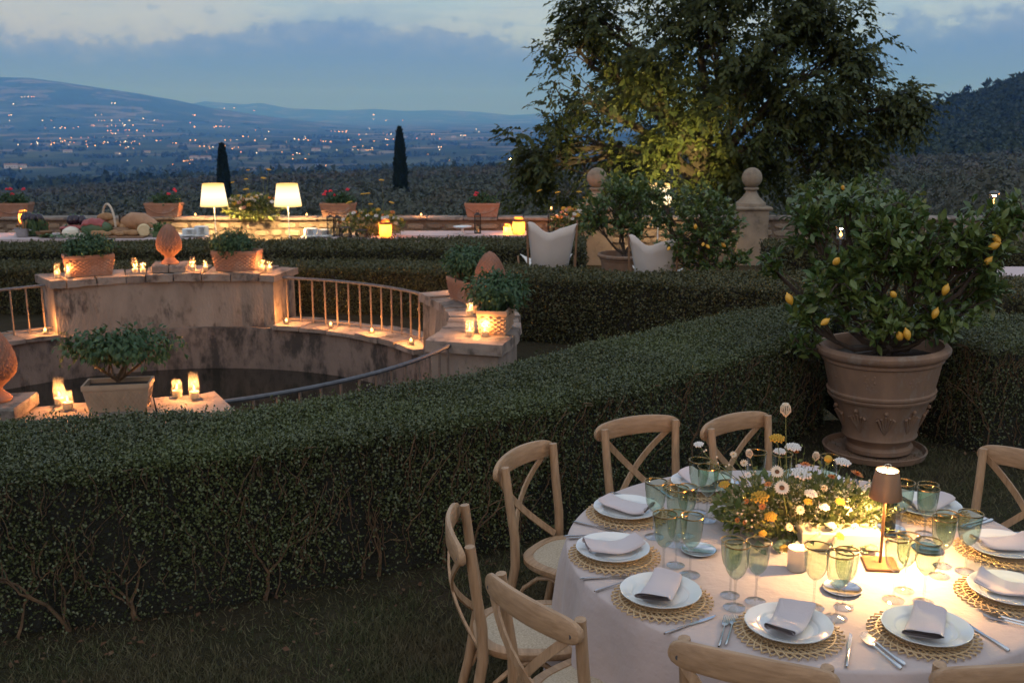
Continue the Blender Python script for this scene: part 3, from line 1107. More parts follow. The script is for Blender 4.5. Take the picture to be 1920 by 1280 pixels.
hf = []
for (x, f, b) in HF:
    i = list(HF[:, 0]).index(x)
hb = [(-7.0, 5.05), (-4.6, 5.15), (-2.69, 5.25), (-1.75, 5.36), (-1.12, 5.64), (-.44, 6.1), (.05, 6.58), (.78, 7.38), (2.0, 8.45), (2.6, 8.75), (3.0, 8.75), (3.7, 8.2), (4.6, 8.2), (6.8, 8.2)]
hf = [(x, f, hb[i][0], hb[i][1], .79, -.02) for i, (x, f, _) in enumerate(HF)]
hedge('box_hedge', 'long thick front box hedge with bare twiggy side facing the dining table', hf[:10], .0170, 18500, 10500, M['hedge_leaf'], twigs=1100, low=.2, stems=16)
hedge('box_hedge', 'front hedge piece to the right of the big lemon pot', [(2.66, 7.70, 2.62, 8.75, .785, -.02)] + hf[10:], .0185, 11500, 8500, M['hedge_leaf'], twigs=600, low=.15, stems=14)
h2 = [(-10, 14.35, -10, 15.2, .24, -.42), (-7.1, 14.4, -7.3, 15.2, .24, -.42), (-3.3, 14.5, -3.4, 15.35, .24, -.42), (-1.5, 14.3, -1.1, 15.15, .25, -.42), (-.55, 13.6, .0, 14.3, .32, -.42), (.07, 12.63, .45, 13.5, .40, -.42), (1.65, 12.2, 1.76, 13.05, .40, -.42), (3.1, 11.75, 3.5, 13.2, .40, -.42), (4.6, 11.4, 5.0, 12.9, .40, -.42), (7.2, 11.2, 7.4, 12.6, .40, -.42)]
hedge('box_hedge', 'middle hedge curving behind the round basin', h2, .033, 4500, 4500, M['hedge_far_leaf'])
h3 = [(-12, 16.6, -12, 17.6, .24, -.5), (-8.2, 16.55, -8.4, 17.5, .24, -.5), (-3.8, 16.65, -4.0, 18.0, .24, -.5), (.2, 16.9, .3, 18.3, .24, -.5), (1.15, 17.0, 1.3, 18.4, .24, -.5)]
hedge('box_hedge', 'low far hedge in front of the buffet tables', h3, .042, 2500, 2500, M['hedge_far_leaf'])
h4 = [(4.3, 17.3, 4.4, 18.3, .20, -.55), (6.5, 17.2, 6.6, 18.2, .20, -.55), (10.5, 17.0, 10.5, 18.0, .20, -.55)]
hedge('box_hedge', 'far hedge in front of the stone pier behind the lemon trees', h4, .044, 2200, 2200, M['hedge_far_leaf'])


# ------------------------------------------------------------------ round basin
def arcseg(mb, r0, r1, a0, a1, z0, z1, n=None, mi=0, j=0.0, c=(0, 0)):
    n = n or max(int(abs(a1 - a0) / 3), 1)
    vs, fs = [], []
    for i in range(n + 1):
        a = R(a0 + (a1 - a0) * i / n)
        ca, sa = math.cos(a), math.sin(a)
        for (r, z) in ((r0, z0), (r1, z0), (r1, z1), (r0, z1)):
            vs.append((c[0] + (r + random.uniform(-j, j)) * ca, c[1] + (r + random.uniform(-j, j)) * sa, z + random.uniform(-j, j) * .6))
    for i in range(n):
        for k in range(4):
            k2 = (k + 1) % 4
            fs.append((i * 4 + k, i * 4 + k2, i * 4 + 4 + k2, i * 4 + 4 + k))
    fs += [(3, 2, 1, 0), (n * 4, n * 4 + 1, n * 4 + 2, n * 4 + 3)]
    mb.add(vs, fs, mi)
    return mb


def stone_arc(parent, r0, r1, a0, a1, z0, z1, length=.34, j=.010, name='coping_stone'):
    rm = (r0 + r1) / 2
    a = a0
    while a < a1 - .6:
        da = math.degrees(length * random.uniform(.75, 1.3) / rm)
        e = min(a + da, a1)
        if a1 - e < 2.0:
            e = a1
        mb = MB()
        k = random.uniform(-.012, .012)
        arcseg(mb, r0 + random.uniform(-.015, .015), r1 + random.uniform(-.015, .015), a + .12, e - .12, z0, z1 + k, n=3, j=j)
        mb.build(name, M['coping'], parent)
        a = e


basin = thing('round_basin', 'round plastered stone basin with curved wall blocks and dark water', 'basin', (BC[0], BC[1], 0))
mb = MB()
prof = [(3.72, -1.4), (3.72, -.42), (3.16, -.42), (3.14, -.65), (3.16, -1.4)]
mb.lathe(prof, 96)
mb.build('ring_wall', M['basin_wall'], basin, True)
blocks = {'back': (77.5, 127, 102), 'right': (-17, 30, 8), 'front': (-110, -61, -86), 'left': (165, 214, 190)}
for nm, (a0, a1, ac) in blocks.items():
    mb = MB()
    arcseg(mb, 3.24, 3.90, a0, a1, -.43, .205, n=18, j=.012)
    bl = mb.build('wall_block', M['plaster'], basin)
    stone_arc(bl, 3.20, 3.94, a0 - .9, a1 + .9, .203, .30)
for (a0, a1) in ((30, 77.5), (127, 165), (-61, -17), (214, 250)):
    stone_arc(basin, 3.10, 3.76, a0 + .2, a1 - .2, -.425, -.365, .42)
mb = MB()
mb.lathe([(3.3, 0), (.01, 0)], 64)
wt_o = mb.build('water', M['water'], None, loc=(BC[0], BC[1], -.97))
wt_o.data.flip_normals()
tag(wt_o, kind='structure')


def railing(a0, a1, label, n, rh=.585):
    o = thing('iron_railing', label, 'railing', (BC[0], BC[1], -.365), group='curved railings of the basin')
    r = 3.44
    mb = MB()
    arc = [R(a0 - .6 + (a1 - a0 + 1.2) * i / 24) for i in range(25)]
    mb.tube([(r * math.cos(a), r * math.sin(a), rh) for a in arc], .019, 8)
    mb.build('top_rail', M['iron'], o, True)
    for i in range(n):
        a = R(a0 + (a1 - a0) * (i + .5) / n)
        b = MB()
        b.tube([(0, 0, -.01), (0, 0, rh - .005)], .0125, 6)
        b.build('baluster', M['iron_rust'], o, True, loc=(r * math.cos(a), r * math.sin(a), 0))
    mb = MB()
    mb.tube([(r * math.cos(a), r * math.sin(a), .035) for a in arc], .008, 5)
    mb.build('bottom_rail', M['iron_rust'], o, True)


railing(30, 77.5, 'curved iron railing behind the row of tealights at the back of the basin', 15)
railing(127, 165, 'iron railing at the left of the back wall block', 12)
railing(-61, -17, 'curved grey railing on the near side of the basin by the front hedge', 14, .64)


# ------------------------------------------------------------------ terrace wall
wall = thing('terrace_wall', 'rough stone terrace wall along the far edge of the garden', 'stone wall', (0, 21.3, 0))
mb = MB()
mb.box((0, .02, -2.2), (29, .36, 4.9))
mb.build('mortar_core', M['mortar'], wall)


def stone_mesh(w, h, d, seed):
    rs = random.Random(seed)
    pts = []
    n = 9
    for lay, (sc_, yy) in enumerate(((1.0, .0), (.93, -.55), (.62, -1.0))):
        for i in range(n):
            a = 2 * PI * i / n
            ex = abs(math.cos(a)) ** .55 * (1 if math.cos(a) > 0 else -1)
            ez = abs(math.sin(a)) ** .55 * (1 if math.sin(a) > 0 else -1)
            pts.append((ex * w / 2 * sc_ * rs.uniform(.86, 1.06), yy * d * rs.uniform(.8, 1.15), ez * h / 2 * sc_ * rs.uniform(.86, 1.06)))
    fs = []
    for L_ in range(2):
        for i in range(n):
            j = (i + 1) % n
            fs.append((L_ * n + i, L_ * n + j, L_ * n + n + j, L_ * n + n + i))
    fs.append(tuple(2 * n + i for i in range(n)))
    mb = MB()
    mb.add(pts, fs)
    return mb.mesh('stone', M['wall_stone'], True, 50)


smeshes = [stone_mesh(1, 1, 1, i) for i in range(9)]
zrow = .205
cnt = 0
for row, hgt in enumerate((.13, .15, .13, .16)):
    x = -10.6 + random.uniform(0, .2)
    while x < 9.6:
        w = random.uniform(.16, .46)
        if cnt < 285:
            o = link('stone', random.choice(smeshes), wall, (x + w / 2, -.155, zrow - hgt / 2 + random.uniform(-.012, .012)), (0, random.uniform(-.06, .06), 0))
            o.scale = (w * .94, random.uniform(.03, .06), hgt * random.uniform(.82, .97))
            cnt += 1
        x += w + random.uniform(.005, .03)
    zrow -= hgt + .012
x = -11.5
while x < 10.5:
    w = random.uniform(.45, .8)
    mb = MB()
    mb.box((0, 0, 0), (w - .012, .50 + random.uniform(-.03, .03), .055), bev=.014).jitter(.006)
    mb.build('coping_stone', M['coping'], wall, loc=(x + w / 2, .0, .29 + random.uniform(-.008, .008)))
    x += w


def ball_pier(x, label):
    o = thing('ball_finial_pier', label, 'stone pier', (x, 21.28, 0), group='ball topped piers of the terrace wall')
    mb = MB()
    mb.box((0, 0, -.35), (.62, .62, 1.66), bev=.012)
    mb.build('pier', M['pale_stone'], o)
    mb = MB()
    mb.box((0, 0, .505), (.74, .74, .06), bev=.015)
    mb.build('cap', M['pale_stone'], o)
    mb = MB()
    s = [(.31, .53), (.30, .60), (.25, .64), (.17, .72), (.115, .80), (.105, .84), (.15, .87), (.15, .895), (.10, .915)]
    mb.lathe(s, 20, cap1=True)
    mb.build('pedestal', M['pale_stone'], o, True)
    mb = MB()
    mb.ball((0, 0, 1.10), .205, 22, 14)
    mb.build('ball', M['pale_stone'], o, True, angle=80)


ball_pier(1.72, 'stone ball finial on pier half hidden by the potted lemon tree')
ball_pier(4.86, 'stone ball finial on pier in full view beneath the big tree')
# ================================================================== trees and potted plants
def blob_world(px, py, rx, ry, Y, depth=None):
    k = Y / 1.024 / FPX
    return np.array([(px - 960) * k, Y, z_at(py, Y)]), np.array([rx * k, (depth if depth is not None else rx * k), ry * k])


def in_blob(c, r, n, shell=.45):
    d = rvec(n)
    q = rng.random((n, 1)) ** shell
    return c + d * q * r, d


# ---- the big tree behind the wall
TY0 = 25.6
tree = thing('walnut_tree', 'large spreading tree with drooping leaves lit from below behind the wall', 'tree', (4.6, TY0, float(tz(4.6, TY0))))
tb = Vector(tree.location)
BL = [(1340, 70, 230, 110, 2.4), (1330, -70, 210, 120, 2.4), (1190, 175, 115, 85, 1.8), (1350, 195, 190, 110, 2.2), (1500, 150, 105, 110, 1.7), (1575, 95, 52, 55, .8), (1640, 205, 80, 48, 1.0), (1692, 205, 36, 38, .5), (1560, 250, 90, 55, 1.2), (1075, 95, 42, 45, .6), (1115, 40, 60, 65, .9), (1042, 285, 62, 55, .9), (1000, 320, 30, 62, .5), (1100, 320, 85, 62, 1.2), (1250, 300, 125, 75, 1.6), (1400, 305, 105, 60, 1.4), (1545, 310, 70, 36, .8), (1600, 275, 50, 35, .6), (1050, 200, 30, 30, .5), (1500, 10, 90, 70, 1.3)]
tw_c, tw_o = [], []
cents = []
for (px, py, rx, ry, dep) in BL:
    c, r = blob_world(px, py, rx, ry, TY0, dep)
    cents.append(c)
    n = int(np.clip(rx * ry * .096, 30, 1700))
    p, dd = in_blob(c, r, n, .5)
    hole = wob(p[:, 0] * 1.0, p[:, 2] * 1.0 + p[:, 1] * .3, .42, .8)
    kk = (hole > .06) | (rng.random(n) < .07)
    tw_c.append(p[kk])
    tw_o.append(dd[kk])
for (px, py) in ((1030, 95), (1050, 150), (1035, 240), (975, 260), (985, 380), (1025, 350), (1085, 10), (1600, 40), (1622, 75), (1618, 130), (1600, 160), (1655, 165), (1700, 180), (1725, 205), (1700, 235), (1650, 250), (1635, 290), (1590, 320), (1500, 335), (1440, 345), (1350, 345), (1290, 350), (1220, 345), (1150, 365), (1095, 385), (1050, 390), (1610, 215), (1560, 190)):
    c, r = blob_world(px, py, 34, 26, TY0 - .5, .5)
    p, dd = in_blob(c, r, 16, .5)
    tw_c.append(p)
    tw_o.append(dd + np.array([math.copysign(.6, px - 1340), 0, 0]))
tw_c, tw_o = np.concatenate(tw_c), np.concatenate(tw_o)
nl = 9
n = len(tw_c)
tdir = norm(tw_o * np.array([1, 1, .4]) + rng.normal(size=(n, 3)) * .5)
# each twig is a drooping leaf stalk with leaflets in pairs
rl = rng.uniform(.28, .62, (n, 1, 1))
tt_ = np.linspace(0, 1, nl)[None, :, None]
side = np.cross(tdir, np.array([0, 0, 1.0]))
side = norm(side)
P = tw_c[:, None, :] + tdir[:, None, :] * rl * tt_ + np.array([0, 0, -1.0]) * rl * .35 * tt_ ** 2
sgn = np.where(np.arange(nl) % 2 == 0, 1, -1)[None, :, None]
D = tdir[:, None, :] * (.45 + .5 * tt_) + side[:, None, :] * sgn * (1 - .7 * tt_) + np.array([0, 0, -.45]) + rng.normal(size=(n, nl, 3)) * .22
P, D = P.reshape(-1, 3), norm(D.reshape(-1, 3))
Nn = norm(np.array([0, 0, .8]) + np.repeat(tdir, nl, 0) * .6 + rng.normal(size=(n * nl, 3)) * .4)
cr = link('crown', leafmesh('crown', [scatter(LEAF4, P - np.array(tb), D, Nn, np.repeat(rng.uniform(.7, 1.25, n), nl) * rng.uniform(.115, .205, n * nl))], M['walnut_leaf']), tree)
tag(cr, kind='stuff')
mb = MB()
top = Vector((cents[0][0], cents[0][1], cents[0][2])) - tb
fork = Vector((0.15, 0, 4.6))
mb.tube([(0, 0, -.5), (.05, 0, 1.5), (0, .1, 3), fork], [.42, .34, .3, .27], 10)
mb.build('trunk', M['bark'], tree, True)
mb = MB()
for c in cents:
    e = Vector(c) - tb
    pts = []
    for q in range(7):
        f = q / 6
        p = fork.lerp(e, f)
        p.z += math.sin(f * PI) * .5
        if 0 < q:
            p += Vector((random.gauss(0, .12), random.gauss(0, .12), random.gauss(0, .12)))
        pts.append(p)
    mb.tube(pts, [.12 * (1 - f / 7) + .018 for f in range(7)], 6, caps=False)
    d2 = np.linalg.norm(tw_c - c, axis=1)
    near_ = np.argsort(d2)[:120]
    for k in rng.choice(near_, 14, replace=False):
        q = Vector(tw_c[k]) - tb
        s = pts[random.choice([3, 4, 5, 6])]
        mid_ = s.lerp(q, .5) + Vector((random.gauss(0, .1), random.gauss(0, .1), .12))
        mb.tube([s, mid_, q], [.026, .018, .008], 4, caps=False)
mb.build('limbs', M['bark'], tree)

# spotlight on the wall that lights the hanging leaves
spt = thing('garden_spotlight', 'small black spotlight clamped on the stone wall aimed into the big tree', 'spotlight', (3.65, 21.25, .37))
mb = MB()
mb.tube([(0, 0, -.05), (0, 0, .12)], .012, 6)
mb.build('spike', M['black_metal'], spt)
mb = MB()
mb.tube([(-.02, -.06, .10), (.0, .0, .15), (.02, .06, .20)], [.03, .045, .05], 12)
mb.build('housing', M['black_metal'], spt, True)
sl = bpy.data.lights.new('spot_beam', 'SPOT')
sl.energy = 1900
sl.color = (1.0, .76, .26)
sl.spot_size = R(70)
sl.spot_blend = 1.0
sl.shadow_soft_size = .05
slo = bpy.data.objects.new('spot_beam', sl)
C.objects.link(slo)
slo.parent = spt
slo.location = (.025, .075, .215)
slo.rotation_euler = (Vector((3.25, 24.9, 1.75)) - Vector((3.67, 21.32, .58))).to_track_quat('-Z', 'Y').to_euler()


# ---- terracotta lemon pots and their trees
POT_PROF = [(.225, .0), (.23, .03), (.212, .05), (.22, .075), (.245, .095), (.256, .112), (.25, .13), (.266, .20), (.308, .32), (.330, .385), (.356, .392), (.362, .408), (.35, .416), (.364, .424), (.368, .44), (.355, .45), (.357, .47), (.376, .56), (.393, .645), (.408, .655), (.41, .668), (.404, .676), (.43, .69), (.446, .715), (.446, .735), (.43, .752), (.40, .755), (.385, .735), (.375, .66), (.36, .62)]


def lemon_pot(label, loc, s=1.0, tilt=0.0, relief=True, mat='terracotta_aged'):
    o = thing('terracotta_pot', label, 'plant pot', loc, group='large terracotta lemon pots')
    o.scale = (s, s, s)
    o.rotation_euler = (0, tilt, 0)
    mb = MB()
    mb.lathe(POT_PROF, 48, cap0=True)
    mb.build('pot_body', M[mat], o, True)
    mb = MB()
    mb.lathe([(.39, .655), (.2, .675), (.01, .68)], 24)
    mb.v = [(x, y, z + random.uniform(-.012, .012)) for x, y, z in mb.v]
    mb.build('soil', M['soil'], o, True)
    if relief:
        for a_ in range(8):
            a = 2 * PI * a_ / 8 + .25
            rmb = MB()
            for (dx, dz, r) in [(0, 0, .016)] + [(.03 * math.cos(q), .03 * math.sin(q), .014) for q in np.arange(0, 6.2, 1.05)] + ([(0, -.055, .012), (-.02, -.045, .01), (.02, -.045, .01), (-.03, .045, .012), (.03, .045, .012)] if a_ % 2 else []):
                rmb.ball((dx, 0, dz), (r, .007, r), 7, 5)
            rr = .370
            rmb.build('rosette', M[mat], o, True, loc=(rr * math.cos(a), rr * math.sin(a), .56), rot=(.2, 0, a + PI / 2))
        for a_ in range(10):
            a = 2 * PI * a_ / 10 + .1
            rmb = MB()
            for q in range(-2, 3):
                f = q / 2
                rmb.tube([(0, 0, -.10), (f * .028, -.004, -.03), (f * .05, -.004, .03), (f * .062, -.012, .055 - abs(f) * .035)], [.008, .010, .011, .007], 5)
            rmb.ball((0, -.008, .078), .016, 7, 5)
            rr = .287
            rmb.build('acanthus_leaf', M[mat], o, True, loc=(rr * math.cos(a), rr * math.sin(a), .265), rot=(.34, 0, a + PI / 2))
    return o


LEMON_LEAF_ME = mesh_np('leaf', np.array([(0, 0, 0), (-.12, .2, .03), (0, .22, 0), (.12, .2, .03), (-.22, .5, .05), (0, .52, -.02), (.22, .5, .05), (-.13, .8, -.02), (0, .8, -.06), (.13, .8, -.02), (0, 1, -.16)]), np.array([(0, 2, 1), (0, 3, 2), (1, 2, 4), (2, 5, 4), (2, 3, 5), (3, 6, 5), (4, 5, 7), (5, 8, 7), (5, 6, 8), (6, 9, 8), (7, 8, 10), (8, 9, 10)]), True, [M['lemon_leaf']])
LEM6 = (np.array([v.co[:] for v in LEMON_LEAF_ME.vertices], np.float32), np.array([p.vertices[:] for p in LEMON_LEAF_ME.polygons], np.int32))
mb = MB()
mb.lathe([(.003, -.062), (.010, -.055), (.02, -.045), (.032, -.02), (.035, .0), (.031, .022), (.018, .042), (.009, .05), (.006, .060), (.002, .064)], 14)
LEMON_ME = mb.mesh('lemon', M['lemon'], True, 80)


def lemon_tree(label, loc, blobs, Y, base_z, n_per, size, lemons, single=0, tpl=LEM6, smooth=True):
    o = thing('lemon_tree', label, 'lemon tree', loc, group='potted lemon trees')
    o0 = np.array(loc)
    Ps, Ds = [], []
    mb = MB()
    stem_top = Vector((0.0, 0, base_z + .02))
    mb.tube([(0, 0, base_z - .08), (0, 0, base_z), stem_top], [.045, .042, .04], 7)
    for (px, py, rx, ry) in blobs:
        c, r = blob_world(px, py, rx, ry, Y)
        r[1] = min(max(r[1], .1), .5)
        c = c + np.array([0, rng.uniform(-.25, .25) * (1 if n_per else 1), 0])
        e = Vector(c - o0)
        pts = []
        for q in range(6):
            f = q / 5
            p = stem_top.lerp(e, f)
            p.z -= math.sin(f * PI) * .10
            if q:
                p += Vector((random.gauss(0, .025), random.gauss(0, .025), random.gauss(0, .025)))
            pts.append(p)
        mb.tube(pts, [.024 - .003 * q for q in range(6)], 6, caps=False)
        area = rx * ry
        n = int(area * n_per)
        nt = max(n // 7, 3)
        tp, td = in_blob(c, r, nt, .45)
        for k in range(0, nt, 3):
            q = Vector(tp[k] - o0)
            s = random.choice(pts[3:])
            mid_ = s.lerp(q, .5) + Vector((random.gauss(0, .02), random.gauss(0, .02), .03))
            mb.tube([s, mid_, q], [.009, .006, .003], 4, caps=False)
        ax = norm(td + np.array([0, 0, .7]) + rng.normal(size=(nt, 3)) * .4)
        m_ = max(n // nt, 1)
        t = rng.random((nt, m_, 1))
        pos = tp[:, None, :] - ax[:, None, :] * t * size * 1.4
        Ps.append(pos.reshape(-1, 3))
        dd = ax[:, None, :] * .55 + rvec(nt * m_).reshape(nt, m_, 3) * .8 + np.array([0, 0, .15])
        Ds.append(dd.reshape(-1, 3))
    mb.build('branches', M['bark'], o, True)
    P, D = np.concatenate(Ps), norm(np.concatenate(Ds))
    n = len(P)
    Nn = norm(np.array([0, 0, 1.0]) + rng.normal(size=(n, 3)) * .5)
    S = rng.uniform(.65, 1.2, n) * size
    first = np.zeros(n, bool)
    if single:
        first[np.argsort(P[:, 1] - S * 2)[:single]] = True
        for k in np.nonzero(first)[0]:
            d = Vector(D[k])
            nn = Vector(Nn[k])
            nn = (nn - d * nn.dot(d)).normalized()
            xx = d.cross(nn)
            mat = Matrix((xx, d, nn)).transposed().to_4x4()
            lf = bpy.data.objects.new('leaf', LEMON_LEAF_ME)
            C.objects.link(lf)
            lf.parent = o
            lf.matrix_local = Matrix.Translation(Vector(P[k] - o0)) @ mat @ Matrix.Scale(float(S[k]), 4)
    fo = link('foliage', leafmesh('foliage', [scatter(tpl, P[~first] - o0, D[~first], Nn[~first], S[~first])], M['lemon_leaf'], smooth), o)
    tag(fo, kind='stuff')
    for (px, py, dy) in lemons:
        yy = Y + dy
        k = yy / 1.024 / FPX
        le = link('lemon', LEMON_ME, o, ((px - 960) * k - o0[0], yy - o0[1], z_at(py, yy) - o0[2]), (random.uniform(-.9, .9), random.uniform(-.9, .9), random.random() * 6))
        q = random.uniform(.58, .74)
        le.scale = (q, q, q)
    return o


PX, PY = 2.60, 7.05
pot = lemon_pot('weathered terracotta pot with relief band beside the dining table', (PX, PY, .045), 1.0, -.035)
mb = MB()
mb.lathe([(.30, 0), (.36, .015), (.375, .06), (.36, .062), (.345, .025), (.01, .022)], 40, cap0=True)
o = mb.build('pot_saucer', M['terracotta_aged'], None, True, loc=(PX - .03, PY, .002))
o.scale = (.95, .95, .9)
tag(o, 'round terracotta saucer under the weathered pot beside the dining table', 'saucer')
lemon_tree('big lemon tree with yellow fruit in the pot beside the dining table', (PX, PY, .045),
           [(1542, 415, 56, 66), (1575, 515, 66, 66), (1650, 460, 84, 72), (1735, 470, 76, 80), (1825, 445, 82, 74), (1862, 530, 56, 56), (1660, 585, 84, 46), (1765, 580, 76, 48), (1528, 580, 40, 46), (1888, 398, 38, 46), (1700, 398, 60, 38), (1535, 645, 40, 26), (1905, 470, 34, 46), (1600, 380, 50, 34), (1800, 610, 60, 30), (1905, 420, 40, 40), (1480, 500, 26, 40)],
           PY, .70, .12, .084, [(1587, 490, -.38), (1702, 552, -.45), (1500, 560, -.2), (1573, 603, -.4), (1803, 543, -.4), (1880, 489, -.35), (1892, 447, -.35), (1889, 461, -.36), (1721, 630, -.42), (1735, 626, -.44), (1787, 587, -.35), ], single=290)
# the pots and trees beyond
lemon_pot('terracotta pot with lemon tree beside the white canvas chair', (1.73, 15.95, -.44), .93, 0, False)
lemon_tree('dark lemon tree in the pot beside the white canvas chair', (1.73, 15.95, -.44), [(1170, 395, 72, 56), (1118, 405, 42, 44), (1222, 362, 46, 38), (1165, 350, 48, 30), (1200, 430, 40, 30)], 15.95, .66, .25, .10, [], tpl=LEAF4, smooth=False)
lemon_pot('terracotta pot hidden behind the middle hedge under the bushy lemon tree', (2.72, 14.2, -.42), .85, 0, False)
lemon_tree('bushy lemon tree with a few lemons leaning over the middle hedge', (2.72, 14.2, -.42), [(1320, 425, 82, 68), (1280, 470, 52, 40), (1368, 432, 46, 56), (1318, 372, 56, 38), (1385, 480, 36, 26), (1245, 400, 38, 44), (1240, 360, 30, 26), (1330, 490, 60, 22)], 14.2, .6, .22, .095, [(1262, 466, -.5), (1312, 425, -.6), (1337, 462, -.6), (1328, 458, -.6), (1367, 459, -.5)], tpl=LEAF4, smooth=False)
lemon_pot('terracotta pot under the distant lemon tree behind the big one', (4.62, 14.0, -.42), .9, 0, False)
lemon_tree('distant lemon tree rising behind the crown of the big one', (4.62, 14.0, -.42), [(1560, 372, 66, 40), (1640, 358, 64, 42), (1712, 382, 46, 36), (1640, 405, 110, 30), (1530, 345, 24, 20), (1600, 430, 80, 30)], 14.0, .62, .19, .10, [(1590, 352, -.4)], tpl=LEAF4, smooth=False)


# ---- planter boxes, basil bushes
def planter_mesh(style, mat, w=.60, d=.30, h=.27):
    mb = MB()
    k = .86
    ring = [(k, 0), (1.0, h - .05), (1.04, h - .05), (1.05, h - .03), (1.04, h), (.94, h), (.92, h - .05)]
    vs, fs = [], []
    for (s, z) in ring:
        for (x, y) in ((-1, -1), (1, -1), (1, 1), (-1, 1)):
            e = (s - 1) * .5 * min(w, d) if s > .99 or s < .95 else 0
            if z == 0:
                vs.append((x * w / 2 * k, y * d / 2 * k, 0))
            else:
                vs.append((x * (w / 2 + (s - 1) * .2), y * (d / 2 + (s - 1) * .2), z))
    for i in range(len(ring) - 1):
        for j in range(4):
            j2 = (j + 1) % 4
            fs.append((i * 4 + j, i * 4 + j2, i * 4 + 4 + j2, i * 4 + 4 + j))
    fs.append((3, 2, 1, 0))
    mb.add(vs, fs)
    body = mb.mesh('box_body', mat)
    rel = MB()
    hh = h - .06
    for (length, off, rot) in ((w, -d / 2, 0), (w, -d / 2, PI), (d, -w / 2, PI / 2), (d, -w / 2, -PI / 2)):
        def face(x, z, o_):
            f = z / (h - .05)
            kk = k + (1 - k) * f
            X, Yv_ = x * kk, off * kk - o_
            return (X * math.cos(rot) - Yv_ * math.sin(rot), X * math.sin(rot) + Yv_ * math.cos(rot), z)
        if style == 'lattice':
            n = int(length / .05)
            for i in range(-4, n + 4):
                for sg in (-1, 1):
                    a_ = None
                    pts = []
                    for q in range(9):
                        z = .04 + (hh - .05) * q / 8
                        x = -length / 2 + i * .05 + sg * (z - .04) * .75 + (.0 if sg > 0 else .12)
                        if abs(x) < length / 2 - .02:
                            pts.append(face(x, z, .001))
                    if len(pts) > 1:
                        rel.tube([pts[0], pts[-1]], .005, 4)
        elif style == 'weave':
            rows = 8
            cols = int(length / .035)
            for r_ in range(rows):
                for c_ in range(cols):
                    if (r_ + c_) % 2:
                        continue
                    x = -length / 2 + (c_ + .5) * length / cols
                    z = .03 + (hh - .035) * (r_ + .5) / rows
                    a, b = face(x - length / cols * .75, z, -.001), face(x + length / cols * .75, z, -.001)
                    mid_ = face(x, z, .006)
                    rel.tube([a, mid_, b], [.006, .0115, .006], 4)
    return body, (rel.mesh('relief', mat) if rel.v else None)


def bush(parent, c, r, n, size, mat, stem=True, droop=.5, base=(0, 0, .2)):
    nt = n // 6
    p, dd = in_blob(np.array(c), np.array(r), nt, .4)
    P = np.repeat(p, 6, 0) + rng.normal(size=(nt * 6, 3)) * .028
    D = norm(np.repeat(dd, 6, 0) * .6 + np.array([0, 0, -droop]) + rng.normal(size=(nt * 6, 3)) * .5)
    Nn = np.repeat(dd, 6, 0) + np.array([0, 0, .8]) + rng.normal(size=(nt * 6, 3)) * .4
    fo = link('foliage', leafmesh('foliage', [scatter(LEAF4, P, D, Nn, rng.uniform(.7, 1.25, nt * 6) * size)], mat), parent)
    tag(fo, kind='stuff')
    if stem:
        mb = MB()
        for k in range(7):
            q = Vector(p[int(rng.integers(nt))])
            b_ = Vector(base) + Vector((random.gauss(0, .015), random.gauss(0, .015), 0))
            s = b_.lerp(q, .45) + Vector((random.gauss(0, .03), random.gauss(0, .03), -.03))
            mb.tube([b_, s, q], [.013, .010, .004], 5)
        mb.build('stems', M['twig'], parent, True)


def planter(style, mat, label, loc, rz, s, bush_label, c, r, n, size, droop=.5):
    o = thing('planter_box', label, 'planter', loc, rz, 'terracotta planter boxes of the basin')
    o.scale = (s, s, s)
    body, rel = planter_mesh(style, M[mat])
    link('box_body', body, o)
    if rel:
        link('relief', rel, o)
    mb = MB()
    mb.box((0, 0, .215), (.55, .25, .03)).jitter(.004)
    mb.build('soil', M['soil'], o)
    b = thing('potted_shrub', bush_label, 'shrub', loc, rz, 'shrubs in the planter boxes')
    bush(b, c, r, n, size, M['basil_leaf'], True, droop)
    return o


def polar(a, r, z):
    return (BC[0] + r * math.cos(R(a)), BC[1] + r * math.sin(R(a)), z)


ZT = .304
planter('weave', 'terracotta', 'basket weave terracotta box on the left of the back wall block', polar(118.5, 3.52, ZT), R(28), 1.0, 'round bushy green plant left of the back pine cone', (.02, 0, .37), (.30, .22, .15), 3000, .048)
planter('weave', 'terracotta', 'basket weave terracotta box on the right of the back wall block', polar(87.5, 3.52, ZT), R(-2), 1.0, 'round bushy green plant right of the back pine cone', (-.05, 0, .36), (.28, .22, .17), 3000, .048)
planter('weave', 'terracotta', 'basket weave box on the right wall block farther from the camera', polar(19, 3.55, ZT), R(19 - 90 + 8), .92, 'plant in the far box on the right wall block', (.0, 0, .45), (.30, .26, .16), 2400, .05)
planter('weave', 'terracotta_pale', 'basket weave box on the right wall block beside two lit candles', polar(-8.5, 3.74, ZT), R(-8.5 - 90), .92, 'leafy plant in the near box on the right wall block', (.0, .0, .40), (.32, .30, .17), 2600, .052)
planter('lattice', 'terracotta_pale', 'pale box with diamond lattice on the front wall block', polar(-72, 3.42, ZT), R(10), .74, 'spreading crooked little tree in the lattice box by the front hedge', (.03, 0, .46), (.44, .22, .11), 1700, .05, .8)


